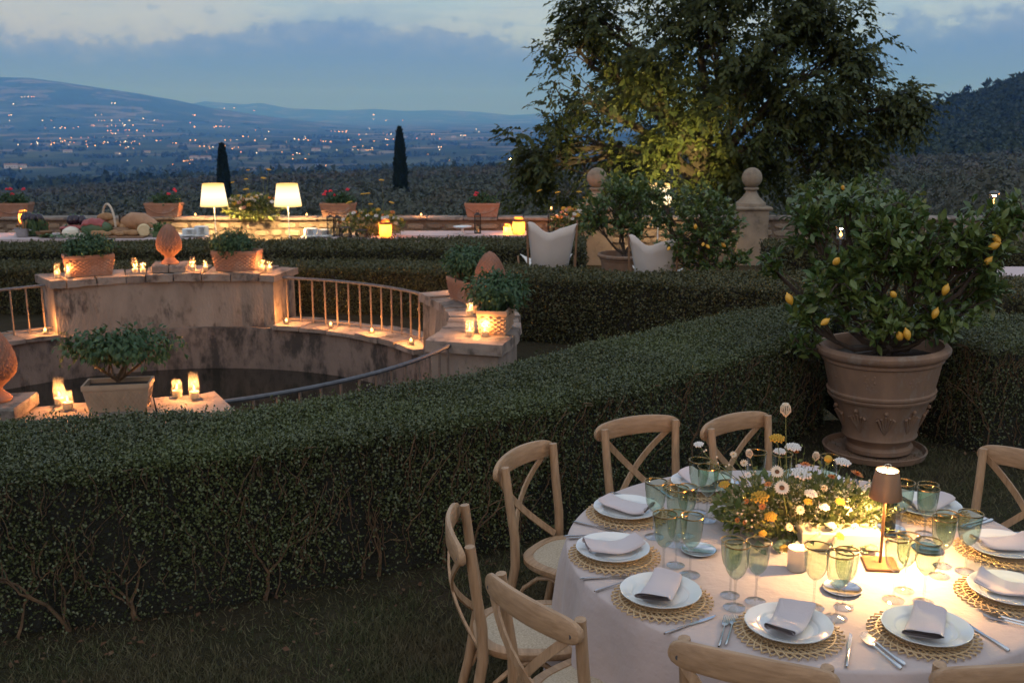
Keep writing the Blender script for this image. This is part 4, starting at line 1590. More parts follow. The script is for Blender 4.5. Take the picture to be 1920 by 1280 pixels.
# ---- pine cone finials
def pine_cone():
    o = thing('pine_cone_finial', '', 'finial', group='terracotta pine cones of the basin')
    mb = MB()
    mb.box((-.115, 0, .05), (.215, .44, .10), bev=.012).jitter(.006)
    mb.build('plinth_stone', M['coping'], o)
    mb = MB()
    mb.box((.112, 0, .048), (.215, .44, .096), bev=.012).jitter(.006)
    mb.build('plinth_stone', M['coping'], o)
    mb = MB()
    mb.lathe([(.115, .10), (.118, .115), (.10, .135), (.07, .16), (.062, .185), (.075, .205), (.11, .235), (.135, .27)], 24, cap0=True)
    mb.build('foot', M['terracotta_red'], o, True)
    prof = [(.125, .26), (.15, .30), (.158, .35), (.15, .41), (.128, .475), (.095, .54), (.055, .595), (.02, .625), (.004, .632)]
    mb = MB()
    mb.lathe(prof, 24)
    mb.build('cone_body', M['terracotta_red'], o, True, angle=80)
    mb = MB()
    zs = np.linspace(.275, .60, 17)
    rp_, zp_ = np.array(prof).T
    for i, z in enumerate(zs):
        r = float(np.interp(z, zp_, rp_))
        n = max(int(2 * PI * r / .042), 5)
        for k in range(n):
            a = 2 * PI * (k + .5 * (i % 2)) / n
            w = PI / n * 1.05
            h = .026

            def q(aa_, zz, out):
                rr = float(np.interp(zz, zp_, rp_)) + out
                return (rr * math.cos(aa_), rr * math.sin(aa_), zz)
            vs = [q(a, z - h * .8, .004), q(a + w, z, .001), q(a, z + h * .8, .012), q(a - w, z, .001), q(a, z + h * .15, .013)]
            mb.add(vs, [(0, 1, 4), (1, 2, 4), (2, 3, 4), (3, 0, 4)])
    s_ = mb.build('scales', M['terracotta_red'], o)
    tag(s_, kind='stuff')
    return o


pc = pine_cone()
st_ = {}
put(pc, st_, polar(102, 3.52, ZT), R(12), 'terracotta pine cone centred on the back wall block')
put(pc, st_, polar(9, 3.66, ZT), R(9 - 90), 'terracotta pine cone on the right wall block partly behind a plant')
put(pc, st_, polar(-86, 3.40, ZT), R(4), 'terracotta pine cone at the left edge of the picture')

# ================================================================== candles
FLAME_PROF = [(.001, 0), (.0055, .006), (.0075, .013), (.006, .022), (.003, .032), (.0006, .04)]


def hurricane(h, watts):
    o = thing('candle_glass', '', 'candle glass', group='candles in glass chimneys')
    mb = MB()
    r0, r1 = .046, .034
    mb.lathe([(r0 * .9, .002), (r0, .006), (r0, .05), (r1, h - .012), (r1 * 1.08, h), (r1, h - .001), (r1 - .003, h - .012), (r0 - .004, .05), (r0 - .004, .012), (.002, .011)], 20, cap0=True)
    mb.build('glass_chimney', M['chimney_glass'], o, True)
    mb = MB()
    mb.lathe([(.034, .013), (.035, .06), (.03, .062), (.003, .058)], 16, cap0=True)
    w = mb.build('wax', M['wax'], o, True)
    mb = MB()
    mb.lathe([(r * 1.35, z * 1.2) for r, z in FLAME_PROF], 10, c=(0, 0, .064))
    mb.build('flame', M['flame'], w, True)
    point_light('flame_light', o, (0, 0, .124), watts, radius=.010)
    return o


def tealight(watts):
    o = thing('tealight', '', 'tealight', group='tealights in low glass cups')
    mb = MB()
    mb.lathe([(.028, 0), (.036, .004), (.042, .05), (.040, .05), (.034, .008), (.002, .007)], 18, cap0=True)
    mb.build('glass_cup', M['clear_glass'], o, True)
    mb = MB()
    mb.lathe([(.026, .009), (.027, .026), (.003, .024)], 14, cap0=True)
    w = mb.build('wax', M['wax'], o, True)
    mb = MB()
    mb.lathe([(r * 2.4, z * 1.25) for r, z in FLAME_PROF], 10, c=(0, 0, .03))
    mb.build('flame', M['flame'], w, True)
    point_light('flame_light', o, (0, 0, .098), watts, radius=.012)
    return o


tall, short, tea = hurricane(.20, 4.2), hurricane(.14, 4.2), tealight(8.5)
s_t, s_s, s_e = {}, {}, {}


def at_px(px, py, z):
    x, y = on_z(px, py, z)
    return (x, y, z)


put(tall, s_t, polar(125.3, 3.40, ZT), 0, 'tall candle glass at the left end of the back wall block')
put(short, s_s, polar(123.3, 3.36, ZT), 0, 'short candle glass at the left end of the back wall block')
put(tall, s_t, polar(109.3, 3.40, ZT), 0, 'tall candle glass just left of the back pine cone')
put(short, s_s, polar(107.6, 3.36, ZT), 0, 'short candle glass just left of the back pine cone')
put(tall, s_t, polar(97.0, 3.40, ZT), 0, 'tall candle glass just right of the back pine cone')
put(short, s_s, polar(94.2, 3.40, ZT), 0, 'short candle glass between the back pine cone and the right planter')
put(tall, s_t, polar(81.2, 3.38, ZT), 0, 'tall candle glass at the right end of the back wall block')
put(short, s_s, polar(79.3, 3.38, ZT), 0, 'short candle glass at the right end of the back wall block')
put(tall, s_t, at_px(881, 632, ZT), 0, 'tall candle glass on the near corner of the right wall block')
put(short, s_s, at_px(909, 633, ZT), 0, 'short candle glass beside the near planter of the right wall block')
put(tall, s_t, at_px(854, 546, ZT), 0, 'lone tall candle glass at the far end of the right wall block')
put(short, s_s, polar(3.5, 3.42, ZT), 0, 'short candle glass between the two planters of the right wall block')
put(tall, s_t, at_px(113, 760, ZT), 0, 'tall candle glass left of the lattice planter on the front wall block')
put(short, s_s, at_px(128, 769, ZT), 0, 'short candle glass left of the lattice planter on the front wall block')
put(short, s_s, at_px(333, 746, ZT), 0, 'short candle glass right of the lattice planter on the front wall block')
put(tall, s_t, at_px(365, 748, ZT), 0, 'tall candle glass right of the lattice planter on the front wall block')
for a, lab in ((74.5, 'tealight against the lit end of the back wall block'), (62.5, 'second tealight from the back wall block under the railing'), (50, 'third tealight from the back wall block under the railing'), (35.5, 'tealight nearest the right wall block under the railing'), (129.6, 'tealight under the railing left of the back wall block')):
    put(tea, s_e, polar(a, 3.23, -.358), 0, lab)
for px, lab in ((354, 'tealight on the stone wall left of the left floor lamp'), (567, 'tealight on the stone wall right of the right floor lamp'), (786, 'tealight on the stone wall between the two flower planters')):
    put(tea, s_e, ((px - 960) * 21.15 / 1.024 / FPX, 21.15, .32), 0, lab)
# ================================================================== wall top planters
M['geranium'] = pmat('geranium', (.62, .03, .06), (.5, .02, .05), scale=20, rough=.6)
M['pink_petal'] = pmat('pink_petal', (.65, .25, .22), (.6, .3, .2), scale=20, rough=.6)
M['yellow_petal'] = pmat('yellow_petal', (.70, .42, .05), (.58, .32, .03), scale=40, rough=.75, bump=.5, bscale=200)
M['white_petal'] = pmat('white_petal', (.74, .70, .64), (.66, .60, .55), scale=30, rough=.7)
M['orange_petal'] = pmat('orange_petal', (.70, .24, .05), (.6, .17, .03), scale=30, rough=.7)
M['cream_petal'] = pmat('cream_petal', (.72, .60, .44), (.68, .52, .36), scale=30, rough=.7)
M['brown_seed'] = pmat('brown_seed', (.16, .07, .025), (.09, .04, .015), scale=60, rough=.9)
M['flower_leaf'] = leafmat('flower_leaf', [(.09, .125, .03), (.14, .17, .045), (.20, .21, .06), (.25, .25, .13)], rough=.55, transl=.3)
M['green_stem'] = pmat('green_stem', (.15, .18, .06), (.10, .13, .04), scale=20, rough=.7)


def sphere_flower(mb, c, r, n=9, mi=0):
    for i in range(n):
        d = Vector(rvec(1)[0])
        d.z = abs(d.z)
        p = Vector(c) + d * r * .7
        mb.ball(p, r * random.uniform(.34, .5), 6, 4, mi)


WP = [(8, 408, 'wall planter with red geraniums at the left edge of the picture', 5), (295, 407, 'wall planter with small red geraniums behind the bread and ham', 3), (628, 406, 'wall planter behind the flowers of the middle buffet table', 5), (903, 404, 'wall planter with sparse plants above the cake stand', 2)]
body, _ = planter_mesh('plain', M['terracotta'], .70, .30, .28)
wm_ = MB()
for i in range(16):
    a = -.30 + .6 * i / 15
    wm_.tube([(a, -.138, .055), (a + .01, -.145, .06 + .03 * math.sin(i))], .008, 4)
for (px, py, lab, nf) in WP:
    Y = 21.28
    o = thing('wall_planter', lab, 'planter', ((px - 960) * Y / 1.024 / FPX, Y, .318), random.uniform(-.05, .05), 'terracotta planters on the stone wall')
    link('box_body', body, o)
    mb = MB()
    mb.tube([(-.30, -.155, .19), (-.15, -.158, .10), (0, -.158, .075), (.15, -.158, .10), (.30, -.155, .19)], .012, 5)
    mb.build('swag_relief', M['terracotta'], o, True)
    mb = MB()
    mb.box((0, 0, .23), (.62, .22, .03)).jitter(.005)
    mb.build('soil', M['soil'], o)
    g = thing('geranium_plant', 'geraniums growing in the ' + lab, 'plant', o.location, 0, 'geraniums on the wall')
    bush(g, (random.uniform(-.05, .05), 0, .34), (.30, .13, .10), 320 + 80 * nf, .065, M['basil_leaf'], False, .1)
    mb = MB()
    for k in range(6):
        x = random.uniform(-.2, .2)
        mb.tube([(x, 0, .23), (x * 1.15, random.uniform(-.05, .05), .4)], .006, 5)
    mb.build('stems', M['green_stem'], g)
    for k in range(nf):
        mb = MB()
        sphere_flower(mb, (random.uniform(-.28, .28), random.uniform(-.12, 0), random.uniform(.40, .55)), .04)
        mb.build('flower_head', M['geranium'], g, True)


# ================================================================== flower arrangements
def umbel(r, n=26, flat=.25):
    mb = MB()
    for i in range(n):
        a = i * 2.39996
        q = r * math.sqrt((i + .5) / n)
        z = flat * r * (1 - (q / r) ** 2)
        mb.ball((q * math.cos(a), q * math.sin(a), z), r * .17, 6, 4, 0)
        if i % 3 == 0:
            mb.tube([(0, 0, -r * .9), (q * .9 * math.cos(a), q * .9 * math.sin(a), z - r * .1)], r * .02, 3, 1, caps=False)
    return mb


def daisy(r, n=18):
    mb = MB()
    for i in range(n):
        a = 2 * PI * i / n
        w = r * .13
        ca, sa = math.cos(a), math.sin(a)
        def q(u_, v_, z):
            return (ca * u_ - sa * v_, sa * u_ + ca * v_, z)
        j = random.uniform(.9, 1.05)
        mb.add([q(r * .25, -w * .5, 0), q(r * .7 * j, -w, r * .10), q(r * j, 0, r * .06), q(r * .7 * j, w, r * .10), q(r * .25, w * .5, 0)], [(0, 1, 2, 3, 4)], 0)
    mb.ball((0, 0, r * .06), (r * .32, r * .32, r * .14), 10, 6, 1)
    return mb


def bloom(r):
    mb = MB()
    for lay, (n, rr, tilt) in enumerate(((11, 1.0, .2), (9, .75, .55), (7, .5, .95))):
        for i in range(n):
            a = 2 * PI * i / n + lay * .5
            ca, sa = math.cos(a), math.sin(a)
            ct, st2 = math.cos(tilt), math.sin(tilt)
            pts = []
            for (u_, v_) in ((.1, 0), (.6, -.2), (1, -.09), (1, .09), (.6, .2)):
                x, z = u_ * rr * r * ct, u_ * rr * r * st2
                y = v_ * rr * r
                pts.append((ca * x - sa * y, sa * x + ca * y, z + lay * r * .06))
            mb.add(pts, [(0, 1, 2, 3, 4)], 0)
    mb.ball((0, 0, r * .3), r * .16, 6, 4, 1)
    return mb


def bud(r):
    mb = MB()
    mb.ball((0, 0, 0), (r, r, r * .9), 9, 7, 0)
    mb.lathe([(r * .5, -r * 1.3), (r * .9, -r * .5)], 8, 1)
    return mb


def lace_closed(r):
    mb = MB()
    for i in range(16):
        a = 2 * PI * i / 16
        mb.tube([(0, 0, -r * 1.2), (math.cos(a) * r * .8, math.sin(a) * r * .8, -r * .3), (math.cos(a) * r * .75, math.sin(a) * r * .75, r * .5), (math.cos(a) * r * .35, math.sin(a) * r * .35, r * 1.0)], r * .06, 4, 0, caps=False)
        mb.ball((math.cos(a) * r * .4, math.sin(a) * r * .4, r * .9), r * .16, 5, 4, 0)
    return mb


FM = {}


def fmesh(kind):
    if kind not in FM:
        mb, mats = {'yarrow': (umbel(1, 34, .25), ['yellow_petal', 'green_stem']), 'lace': (umbel(1, 40, .2), ['white_petal', 'green_stem']), 'daisy': (daisy(1), ['cream_petal', 'brown_seed']),
                    'orange': (bloom(1), ['orange_petal', 'brown_seed']), 'cream': (bloom(1), ['cream_petal', 'yellow_petal']), 'white': (bloom(1), ['white_petal', 'yellow_petal']), 'pink': (bloom(1), ['pink_petal', 'yellow_petal']),
                    'bud': (bud(1), ['yellow_petal', 'green_stem']), 'closed': (lace_closed(1), ['cream_petal', 'green_stem']), 'daisyw': (daisy(1, 22), ['white_petal', 'yellow_petal'])}[kind]
        FM[kind] = mb.mesh('flower_head', [M[q] for q in mats], kind not in ('daisy', 'daisyw'), 60)
    return FM[kind]


def flower_at(parent, kind, p, base, r, face=None, stems=None, bend=.15):
    p, base = Vector(p), Vector(base)
    o = link('flower_head', fmesh(kind), parent, p)
    d = (p - base).normalized()
    if face is not None:
        d = (d * .35 + Vector(face)).normalized()
    o.rotation_mode = 'QUATERNION'
    o.rotation_quaternion = d.to_track_quat('Z', 'Y')
    o.scale = (r, r, r)
    if stems is not None:
        m_ = base.lerp(p, .55) + Vector((random.gauss(0, 1), random.gauss(0, 1), 0)) * bend * (p - base).length * .3
        stems.tube([base, base.lerp(m_, .6), m_, p - d * r * .1], [.0022, .002, .0018, .0015] if r < .04 else [.005, .0045, .004, .003], 4, caps=False)
    return o


def arrangement(label, loc, w, d, h, flowers, nleaf, leaf, tall=(), trail=0):
    o = thing('flower_arrangement', label, 'flowers', loc)
    n = nleaf
    p, dd = in_blob(np.array([0, 0, h * .35]), np.array([w / 2, d / 2, h * .45]), n, .4)
    p[:, 2] = np.maximum(p[:, 2], .02)
    lf = link('foliage', leafmesh('foliage', [scatter(LEAF4, p, dd + np.array([0, 0, .4]) + rng.normal(size=(n, 3)) * .6, rvec(n) + np.array([0, 0, .6]), rng.uniform(.5, 1.4, n) * leaf)], M['flower_leaf']), o)
    tag(lf, kind='stuff')
    st2 = MB()
    for kind, cnt, r in flowers:
        for i in range(cnt):
            a = random.random() * 2 * PI
            q = random.random() ** .5
            x, y = math.cos(a) * q * w * .5, math.sin(a) * q * d * .5
            if y > d * .2:
                y -= d * .4
            z = h * .35 + h * .5 * math.sqrt(max(1 - q * q, 0)) * random.uniform(.6, 1.1)
            flower_at(o, kind, (x, y, z), (x * .3, 0, .03), r * random.uniform(.75, 1.2), (0, -.5, .5), st2)
    for (x, y, z, kind, r) in tall:
        flower_at(o, kind, (x, y, z), (x * .6, 0, .1), r, None, st2)
    st2.build('stems', M['green_stem'], o)
    return o


kY = lambda px, Y: (px - 960) * Y / 1.024 / FPX
fx0 = kY(462, 20.95)
arrangement('wild bouquet on the wall between the two lit floor lamps', (fx0, 20.98, .315), 1.25, .42, .55,
            [('cream', 12, .05), ('pink', 9, .045), ('yarrow', 9, .05), ('white', 8, .04), ('orange', 5, .04)], 900, .10,
            [(kY(px, 20.95) - fx0, -.05, z_at(py, 20.95) - .315, 'yarrow', r) for px, py, r in ((460, 319, .035), (499, 318, .045), (488, 334, .05), (455, 336, .04), (429, 342, .035), (454, 355, .055))])
ball = None
fx1 = kY(690, 19.75)
arrangement('loose yellow and white bouquet on the middle buffet table', (fx1, 19.75, .115), 1.25, .4, .56,
            [('yarrow', 9, .05), ('white', 9, .05), ('cream', 5, .04), ('orange', 5, .05)], 800, .09,
            [(kY(px, 19.75) - fx1, 0, z_at(py, 19.75) - .115, 'yarrow', r) for px, py, r in ((712, 338, .05), (676, 364, .045), (685, 363, .045), (649, 380, .06), (730, 380, .05), (690, 383, .045))])
fx2 = kY(1085, 20.2)
arrangement('bouquet with orange flowers beside the tall lantern in front of the big tree', (fx2, 20.2, .105), 1.0, .4, .60,
            [('white', 8, .05), ('orange', 6, .045), ('yarrow', 9, .045), ('pink', 4, .05)], 700, .09,
            [(kY(px, 20.2) - fx2, 0, z_at(py, 20.2) - .105, 'yarrow', .05) for px, py in ((1012, 358), (1047, 361), (1088, 360), (1100, 371))])

# ================================================================== floor lamps
fl_ = thing('floor_lamp', '', 'floor lamp', group='lit floor lamps by the wall')
mb = MB()
mb.lathe([(.15, 0), (.15, .015), (.02, .025)], 20, cap0=True)
mb.build('base', M['porcelain'], fl_, True)
mb = MB()
mb.tube([(0, 0, .02), (0, 0, 1.50)], .012, 8)
mb.build('pole', M['porcelain'], fl_, True)
mb = MB()
mb.lathe([(.265, 1.255), (.20, 1.69), (.198, 1.69), (.262, 1.255)], 32)
mb.build('lamp_shade', M['lamp_shade'], fl_, True)
bulb = MB()
bulb.ball((0, 0, 1.5), .035, 8, 6)
bulb.build('bulb', M['flame'], fl_, True)
point_light('bulb_light', fl_, (0, 0, 1.335), 260, (1.0, .62, .25), .04)
sL = {}
for px, lab in ((391, 'left of the two lit floor lamps beside the bouquet'), (532, 'right of the two lit floor lamps beside the bouquet'), (1240, 'lit floor lamp glimpsed through the leaves of the lemon trees')):
    fo_ = put(fl_, sL, (kY(px, 20.25), 20.25, -.64), 0, lab)
for ch in fo_.children:
    if ch.type == 'LIGHT':
        ch.data = ch.data.copy()
        ch.data.energy = 60

# ================================================================== buffet tables


def buffet(label, x0, x1, y0, y1, zt):
    o = thing('buffet_table', label, 'table', ((x0 + x1) / 2, (y0 + y1) / 2, -.64), group='clothed buffet tables along the wall')
    w, d = x1 - x0, y1 - y0
    mb = MB()
    n = int(w / .12)
    rows = 4
    per = []
    for i in range(n):
        per.append((-w / 2 + w * i / n, -d / 2))
    for i in range(6):
        per.append((w / 2, -d / 2 + d * i / 6))
    for i in range(n):
        per.append((w / 2 - w * i / n, d / 2))
    for i in range(6):
        per.append((-w / 2, d / 2 - d * i / 6))
    k = len(per)
    vs, fs = [], []
    H = zt + .64
    for r in range(rows):
        f = r / (rows - 1)
        for i, (x, y) in enumerate(per):
            o_ = 1 + f * (.035 + .03 * math.sin(i * 1.9) * min(1, 3 / w))
            vs.append((x + (x / w) * .06 * f, y * (1 + f * (.05 + .05 * math.sin(i * 1.7))), H * (1 - f) + .02 * f))
    for r in range(rows - 1):
        for i in range(k):
            j = (i + 1) % k
            fs.append((r * k + i, (r + 1) * k + i, (r + 1) * k + j, r * k + j))
    fs.append(tuple(range(k)))
    mb.add(vs, fs)
    mb.build('tablecloth', M['buffet_linen'], o)
    for sx_ in (-1, 1):
        for sy_ in (-1, 1):
            b = MB()
            b.box((sx_ * (w / 2 - .1), sy_ * (d / 2 - .1), H / 2 - .02), (.05, .05, H - .06))
            b.build('leg', M['black_metal'], o)
    return o


ZB = .105
ZB1 = .205
buffet('long buffet table laden with bread, ham, cheese and fruit at the left', -11.2, -5.62, 18.3, 19.3, ZB1)
buffet('middle buffet table with plate stacks and lanterns', kY(556, 19.6), kY(738, 19.6), 19.3, 20.1, ZB)
buffet('right buffet table with the cake stand and amber lanterns', kY(742, 20.0), kY(1015, 20.0), 19.75, 20.55, ZB)
buffet('cloth covered table at the right edge behind the big lemon tree', 5.75, 7.2, 12.75, 13.55, .40)

M['bread'] = pmat('bread', (.24, .12, .05), (.40, .25, .13), scale=8, rough=.85, bump=.5, bscale=60, bdist=.01)
M['cheese'] = pmat('cheese', (.66, .55, .34), (.58, .46, .26), scale=10, rough=.7, bump=.3, bscale=40)
M['white_cheese'] = pmat('white_cheese', (.70, .66, .56), (.62, .57, .47), scale=10, rough=.7, bump=.3, bscale=40)
M['meat'] = pmat('meat', (.22, .035, .035), (.32, .07, .06), scale=14, rough=.5, bump=.2)
M['ham_skin'] = pmat('ham_skin', (.42, .24, .13), (.28, .14, .07), scale=6, rough=.6, bump=.3, bscale=30)
M['melon'] = pmat('melon', (.03, .07, .025), (.08, .13, .05), scale=14, rough=.5, sv=(1, 8, 1))
M['aubergine'] = pmat('aubergine', (.018, .010, .02), (.03, .014, .03), scale=10, rough=.2)
M['tin'] = pmat('tin', (.5, .5, .5), (.42, .42, .42), scale=20, rough=.35, metal=.9)
M['board'] = pmat('board', (.23, .13, .065), (.17, .09, .045), scale=12, rough=.7, sv=(1, 8, 1))
M['wicker'] = pmat('wicker', (.60, .52, .42), (.48, .40, .31), scale=60, rough=.8, bump=.6, bscale=90)
M['herb'] = leafmat('herb', [(.05, .12, .03), (.08, .16, .04), (.03, .08, .03)], rough=.5, transl=.2)


def item(name, mb, mat, label, cat, loc, rz=0.0, group=None, smooth=True, s=1.0, angle=50):
    o = mb.build(name, mat, None, smooth, loc=loc, rot=(0, 0, rz), angle=angle)
    o.scale = (s, s, s)
    return tag(o, label, cat, group)


def lump(r, nu=14, nv=9, j=.06, flat=.0):
    mb = MB()
    mb.ball((0, 0, 0), r, nu, nv)
    out = []
    for (x, y, z) in mb.v:
        k = 1 + j * (math.sin(x * 13 / r[0] * .2 + 1) * math.cos(y * 9 / r[1] * .3) + random.uniform(-.5, .5) * .6)
        out.append((x * k, y * k, max(z * k, -r[2] * (1 - flat)) + r[2] * (1 - flat)))
    mb.v = out
    return mb


YB = 18.75


def B(px, dy=0.0, z=ZB + .004):
    z = z + ZB1 - ZB
    return (kY(px, YB + dy), YB + dy, z)


# metal tub with breadsticks
tub = thing('metal_tub', 'galvanised tub holding breadsticks at the left end of the buffet', 'tub', B(20, -.12))
mb = MB()
mb.lathe([(.10, 0), (.135, .15), (.14, .155), (.132, .15), (.10, .01), (.003, .01)], 22, cap0=True)
mb.build('tub_body', M['tin'], tub, True)
for sx_ in (-1, 1):
    mb = MB()
    mb.tube([(sx_ * .135, -.04, .13), (sx_ * .165, -.03, .12), (sx_ * .165, .03, .12), (sx_ * .135, .04, .13)], .006, 5)
    mb.build('handle', M['tin'], tub, True)
for i in range(9):
    a = random.random() * 6.28
    mb = MB()
    mb.tube([(.05 * math.cos(a), .05 * math.sin(a), .02), (.09 * math.cos(a), .09 * math.sin(a), random.uniform(.22, .30))], .009, 6)
    item('breadstick', mb, M['bread'], 'breadstick standing in the galvanised tub', 'breadstick', B(20, -.12), 0, 'breadsticks in the tub')
# cabbage, artichokes, dark fruit
for i, (px, dy, z, r) in enumerate(((34, .1, 0, .12), (46, .12, 0, .13), (58, .2, 0, .11), (40, -.02, 0, .11))):
    o = thing('leafy_cabbage', 'dark leafy cabbage in the heap behind the tub, number %s from the left' % ('one', 'two', 'three', 'four')[i], 'cabbage', B(px, dy), 0, 'dark cabbages on the buffet')
    lump((r * .8, r * .8, r * .85)).build('heart', M['melon'], o, True)
    p, dd = in_blob(np.array([0, 0, r * .7]), np.array([r, r, r]), 90, .2)
    link('outer_leaves', leafmesh('outer_leaves', [scatter(LEAF4, p, dd * .4 + np.array([0, 0, .8]), dd, rng.uniform(.08, .15, 90))], M['melon']), o)
for i, (px, dy, z) in enumerate(((26, .2, .2), (35, .22, .22), (43, .2, .2), (54, .22, .2), (115, .2, .17), (124, .2, .18), (136, .22, .17), (105, .05, .0))):
    mb = MB()
    mb.lathe([(.004, 0), (.05, .015), (.078, .06), (.08, .10), (.06, .15), (.03, .18), (.004, .19)], 16)
    mb.lathe([(.028, .175), (.02, .195), (.007, .2), (.005, .23)], 8, 1)
    item('aubergine', mb, [M['aubergine'], M['melon']], ['glossy dark aubergine in the row behind the tub', 'glossy dark aubergine on the crate behind the cured meat'][int(i > 3)], 'aubergine', B(px, dy, ZB + .004 + z), 0, ['aubergines by the tub', 'aubergines by the meat'][int(i > 3)])
mb = MB()
for x in range(5):
    mb.box((0, -.12 + .06 * x, .15), (.5, .05, .015))
for s_ in (-.23, .23):
    mb.box((s_, 0, .07), (.02, .3, .14))
item('wooden_crate', mb, M['board'], 'slatted wooden crate under the dark aubergines', 'crate', B(124, .22), 0, None, False)
mb = MB()
for x in range(5):
    mb.box((0, -.12 + .06 * x, .19), (.5, .05, .015))
for s_ in (-.23, .23):
    mb.box((s_, 0, .09), (.02, .3, .18))
item('wooden_crate', mb, M['board'], 'slatted wooden crate behind the galvanised tub', 'crate', B(40, .24), 0, None, False)
mb = MB()
mb.lathe([(.07, 0), (.13, .05), (.15, .1), (.143, .1), (.12, .05), (.06, .012), (.003, .012)], 22, cap0=True)
item('wooden_bowl', mb, M['board'], 'round wooden bowl between the cabbages and the white cheese', 'bowl', B(61, -.12))
for i, (px, dy, rz) in enumerate(((66, -.28, .5), (76, -.22, -.4), (80, -.30, 1.4), (90, -.2, .2), (110, -.26, -.8))):
    p = np.array([[0, 0, .01 * k] for k in range(7)], float) + rng.normal(size=(7, 3)) * .04
    p[:, 2] = np.abs(p[:, 2]) * .5 + .01
    D = norm(np.stack([np.cos(np.linspace(0, 6, 7)), np.sin(np.linspace(0, 6, 7)), np.full(7, .1)], -1))
    o = link('laurel_sprig', leafmesh('laurel_sprig', [scatter(LEAF4, p, D, np.tile([0, 0, 1.0], (7, 1)), rng.uniform(.12, .2, 7))], M['herb']), None, B(px, dy), (0, 0, rz))
    tag(o, 'green laurel sprig lying along the front edge of the buffet', 'sprig', 'laurel sprigs on the buffet')
# cheeses
mb = lump((.17, .12, .10), 10, 6, .12, .3)
item('cheese_wedge', mb, M['white_cheese'], 'large rough white cheese left of the melon', 'cheese', B(112, -.06), .3, None, True, 1, 25)
for i, (px, dy, rz) in enumerate(((98, -.25, .5), (116, -.25, -.2), (126, -.22, .9), (104, -.15, .1))):
    mb = MB()
    mb.add([(0, 0, 0), (.16, .03, 0), (.14, .12, 0), (0, 0, .07), (.16, .03, .06), (.14, .12, .06)], [(2, 1, 0), (3, 4, 5), (0, 1, 4, 3), (1, 2, 5, 4), (2, 0, 3, 5)])
    mb.jitter(.006)
    item('cheese_slice', mb, M['white_cheese'], 'broken wedge of white cheese at the front of the buffet', 'cheese', B(px, dy), rz, 'cheese wedges at the front', False)
mb = MB()
mb.lathe([(.003, .0), (.10, 0), (.115, .02), (.115, .10), (.10, .115), (.003, .117)], 24)
for i, v in enumerate(mb.v):
    mb.v[i] = (v[0], v[2] - .06, v[1] + .115)
item('round_cheese', mb, M['cheese'], 'round yellow cheese wheel standing on edge near the green box', 'cheese', B(253, -.12), .35)
mb = MB()
mb.box((0, 0, .07), (.13, .12, .14), bev=.01)
item('cheese_block', mb, M['white_cheese'], 'square white cheese block behind the standing wheel', 'cheese', B(266, -.02), .2, None, False)
# striped melon with cured meat over it
mb = lump((.30, .17, .15), 18, 10, .03, .1)
item('striped_melon', mb, M['melon'], 'long dark green melon under the slab of red meat', 'melon', B(163, -.02), -.1)
mb = MB()
vs, fs = [], []
nx, ny = 9, 5
for i in range(nx):
    for j in range(ny):
        x = -.19 + .38 * i / (nx - 1)
        y = -.14 + .28 * j / (ny - 1)
        z = .30 - x * x * 1.2 - y * y * 4 + .012 * math.sin(i * 2 + j)
        vs.append((x, y, z))
        vs.append((x, y, z + .028))
for i in range(nx - 1):
    for j in range(ny - 1):
        a_, b_, c_, d_ = (i * ny + j) * 2, ((i + 1) * ny + j) * 2, ((i + 1) * ny + j + 1) * 2, (i * ny + j + 1) * 2
        fs.append((a_ + 1, b_ + 1, c_ + 1, d_ + 1))
        fs.append((d_, c_, b_, a_))
for i in range(nx - 1):
    for j in (0, ny - 1):
        a_, b_ = (i * ny + j) * 2, ((i + 1) * ny + j) * 2
        fs.append((a_, b_, b_ + 1, a_ + 1))
for j in range(ny - 1):
    for i in (0, nx - 1):
        a_, b_ = (i * ny + j) * 2, (i * ny + j + 1) * 2
        fs.append((a_, b_, b_ + 1, a_ + 1))
mb.add(vs, fs)
item('cured_meat', mb, M['meat'], 'red slab of cured meat draped over the long melon', 'cured meat', B(160, -.02), -.1)
mb = lump((.26, .1, .05), 14, 6, .08, .2)
item('cured_sausage', mb, M['meat'], 'flat reddish sausage in front of the dark aubergines', 'sausage', B(117, .08, ZB + .10), .1)
# wicker basket with bread
bk = thing('wicker_basket', 'white wicker basket with hoop handle heaped with bread', 'basket', B(187, .16))
mb = MB()
mb.lathe([(.16, 0), (.21, .15), (.22, .16), (.205, .155), (.15, .01), (.003, .01)], 24, cap0=True, sx=1.35)
mb.build('basket_body', M['wicker'], bk, True)
mb = MB()
mb.tube([(0, -.2 * math.cos(PI * i / 14), .14 + .42 * math.sin(PI * i / 14)) for i in range(15)], .02, 7)
h_ = mb.build('handle', M['wicker'], bk, True, rot=(0, 0, .95))
br = lump((.17, .085, .075), 14, 8, .05, .2)
for i, (px, dy, z, rz) in enumerate(((174, .16, .15, .2), (196, .14, .15, -.4), (205, .2, .14, .9), (182, .16, .27, .1), (170, .1, .12, 1.3), (212, .14, .1, -.9))):
    br.v = br.v
    item('bread_loaf', br, M['bread'], 'crusty loaf heaped in the white wicker basket', 'bread', B(px, dy, ZB + z), rz, 'loaves in the wicker basket')
br2 = lump((.12, .075, .06), 12, 7, .05, .2)
bd = MB()
bd.box((0, 0, .014), (1.0, .30, .028), bev=.006)
item('bread_board', bd, M['board'], 'long wooden board under the small loaves', 'board', B(203, -.2), 0, None, False)
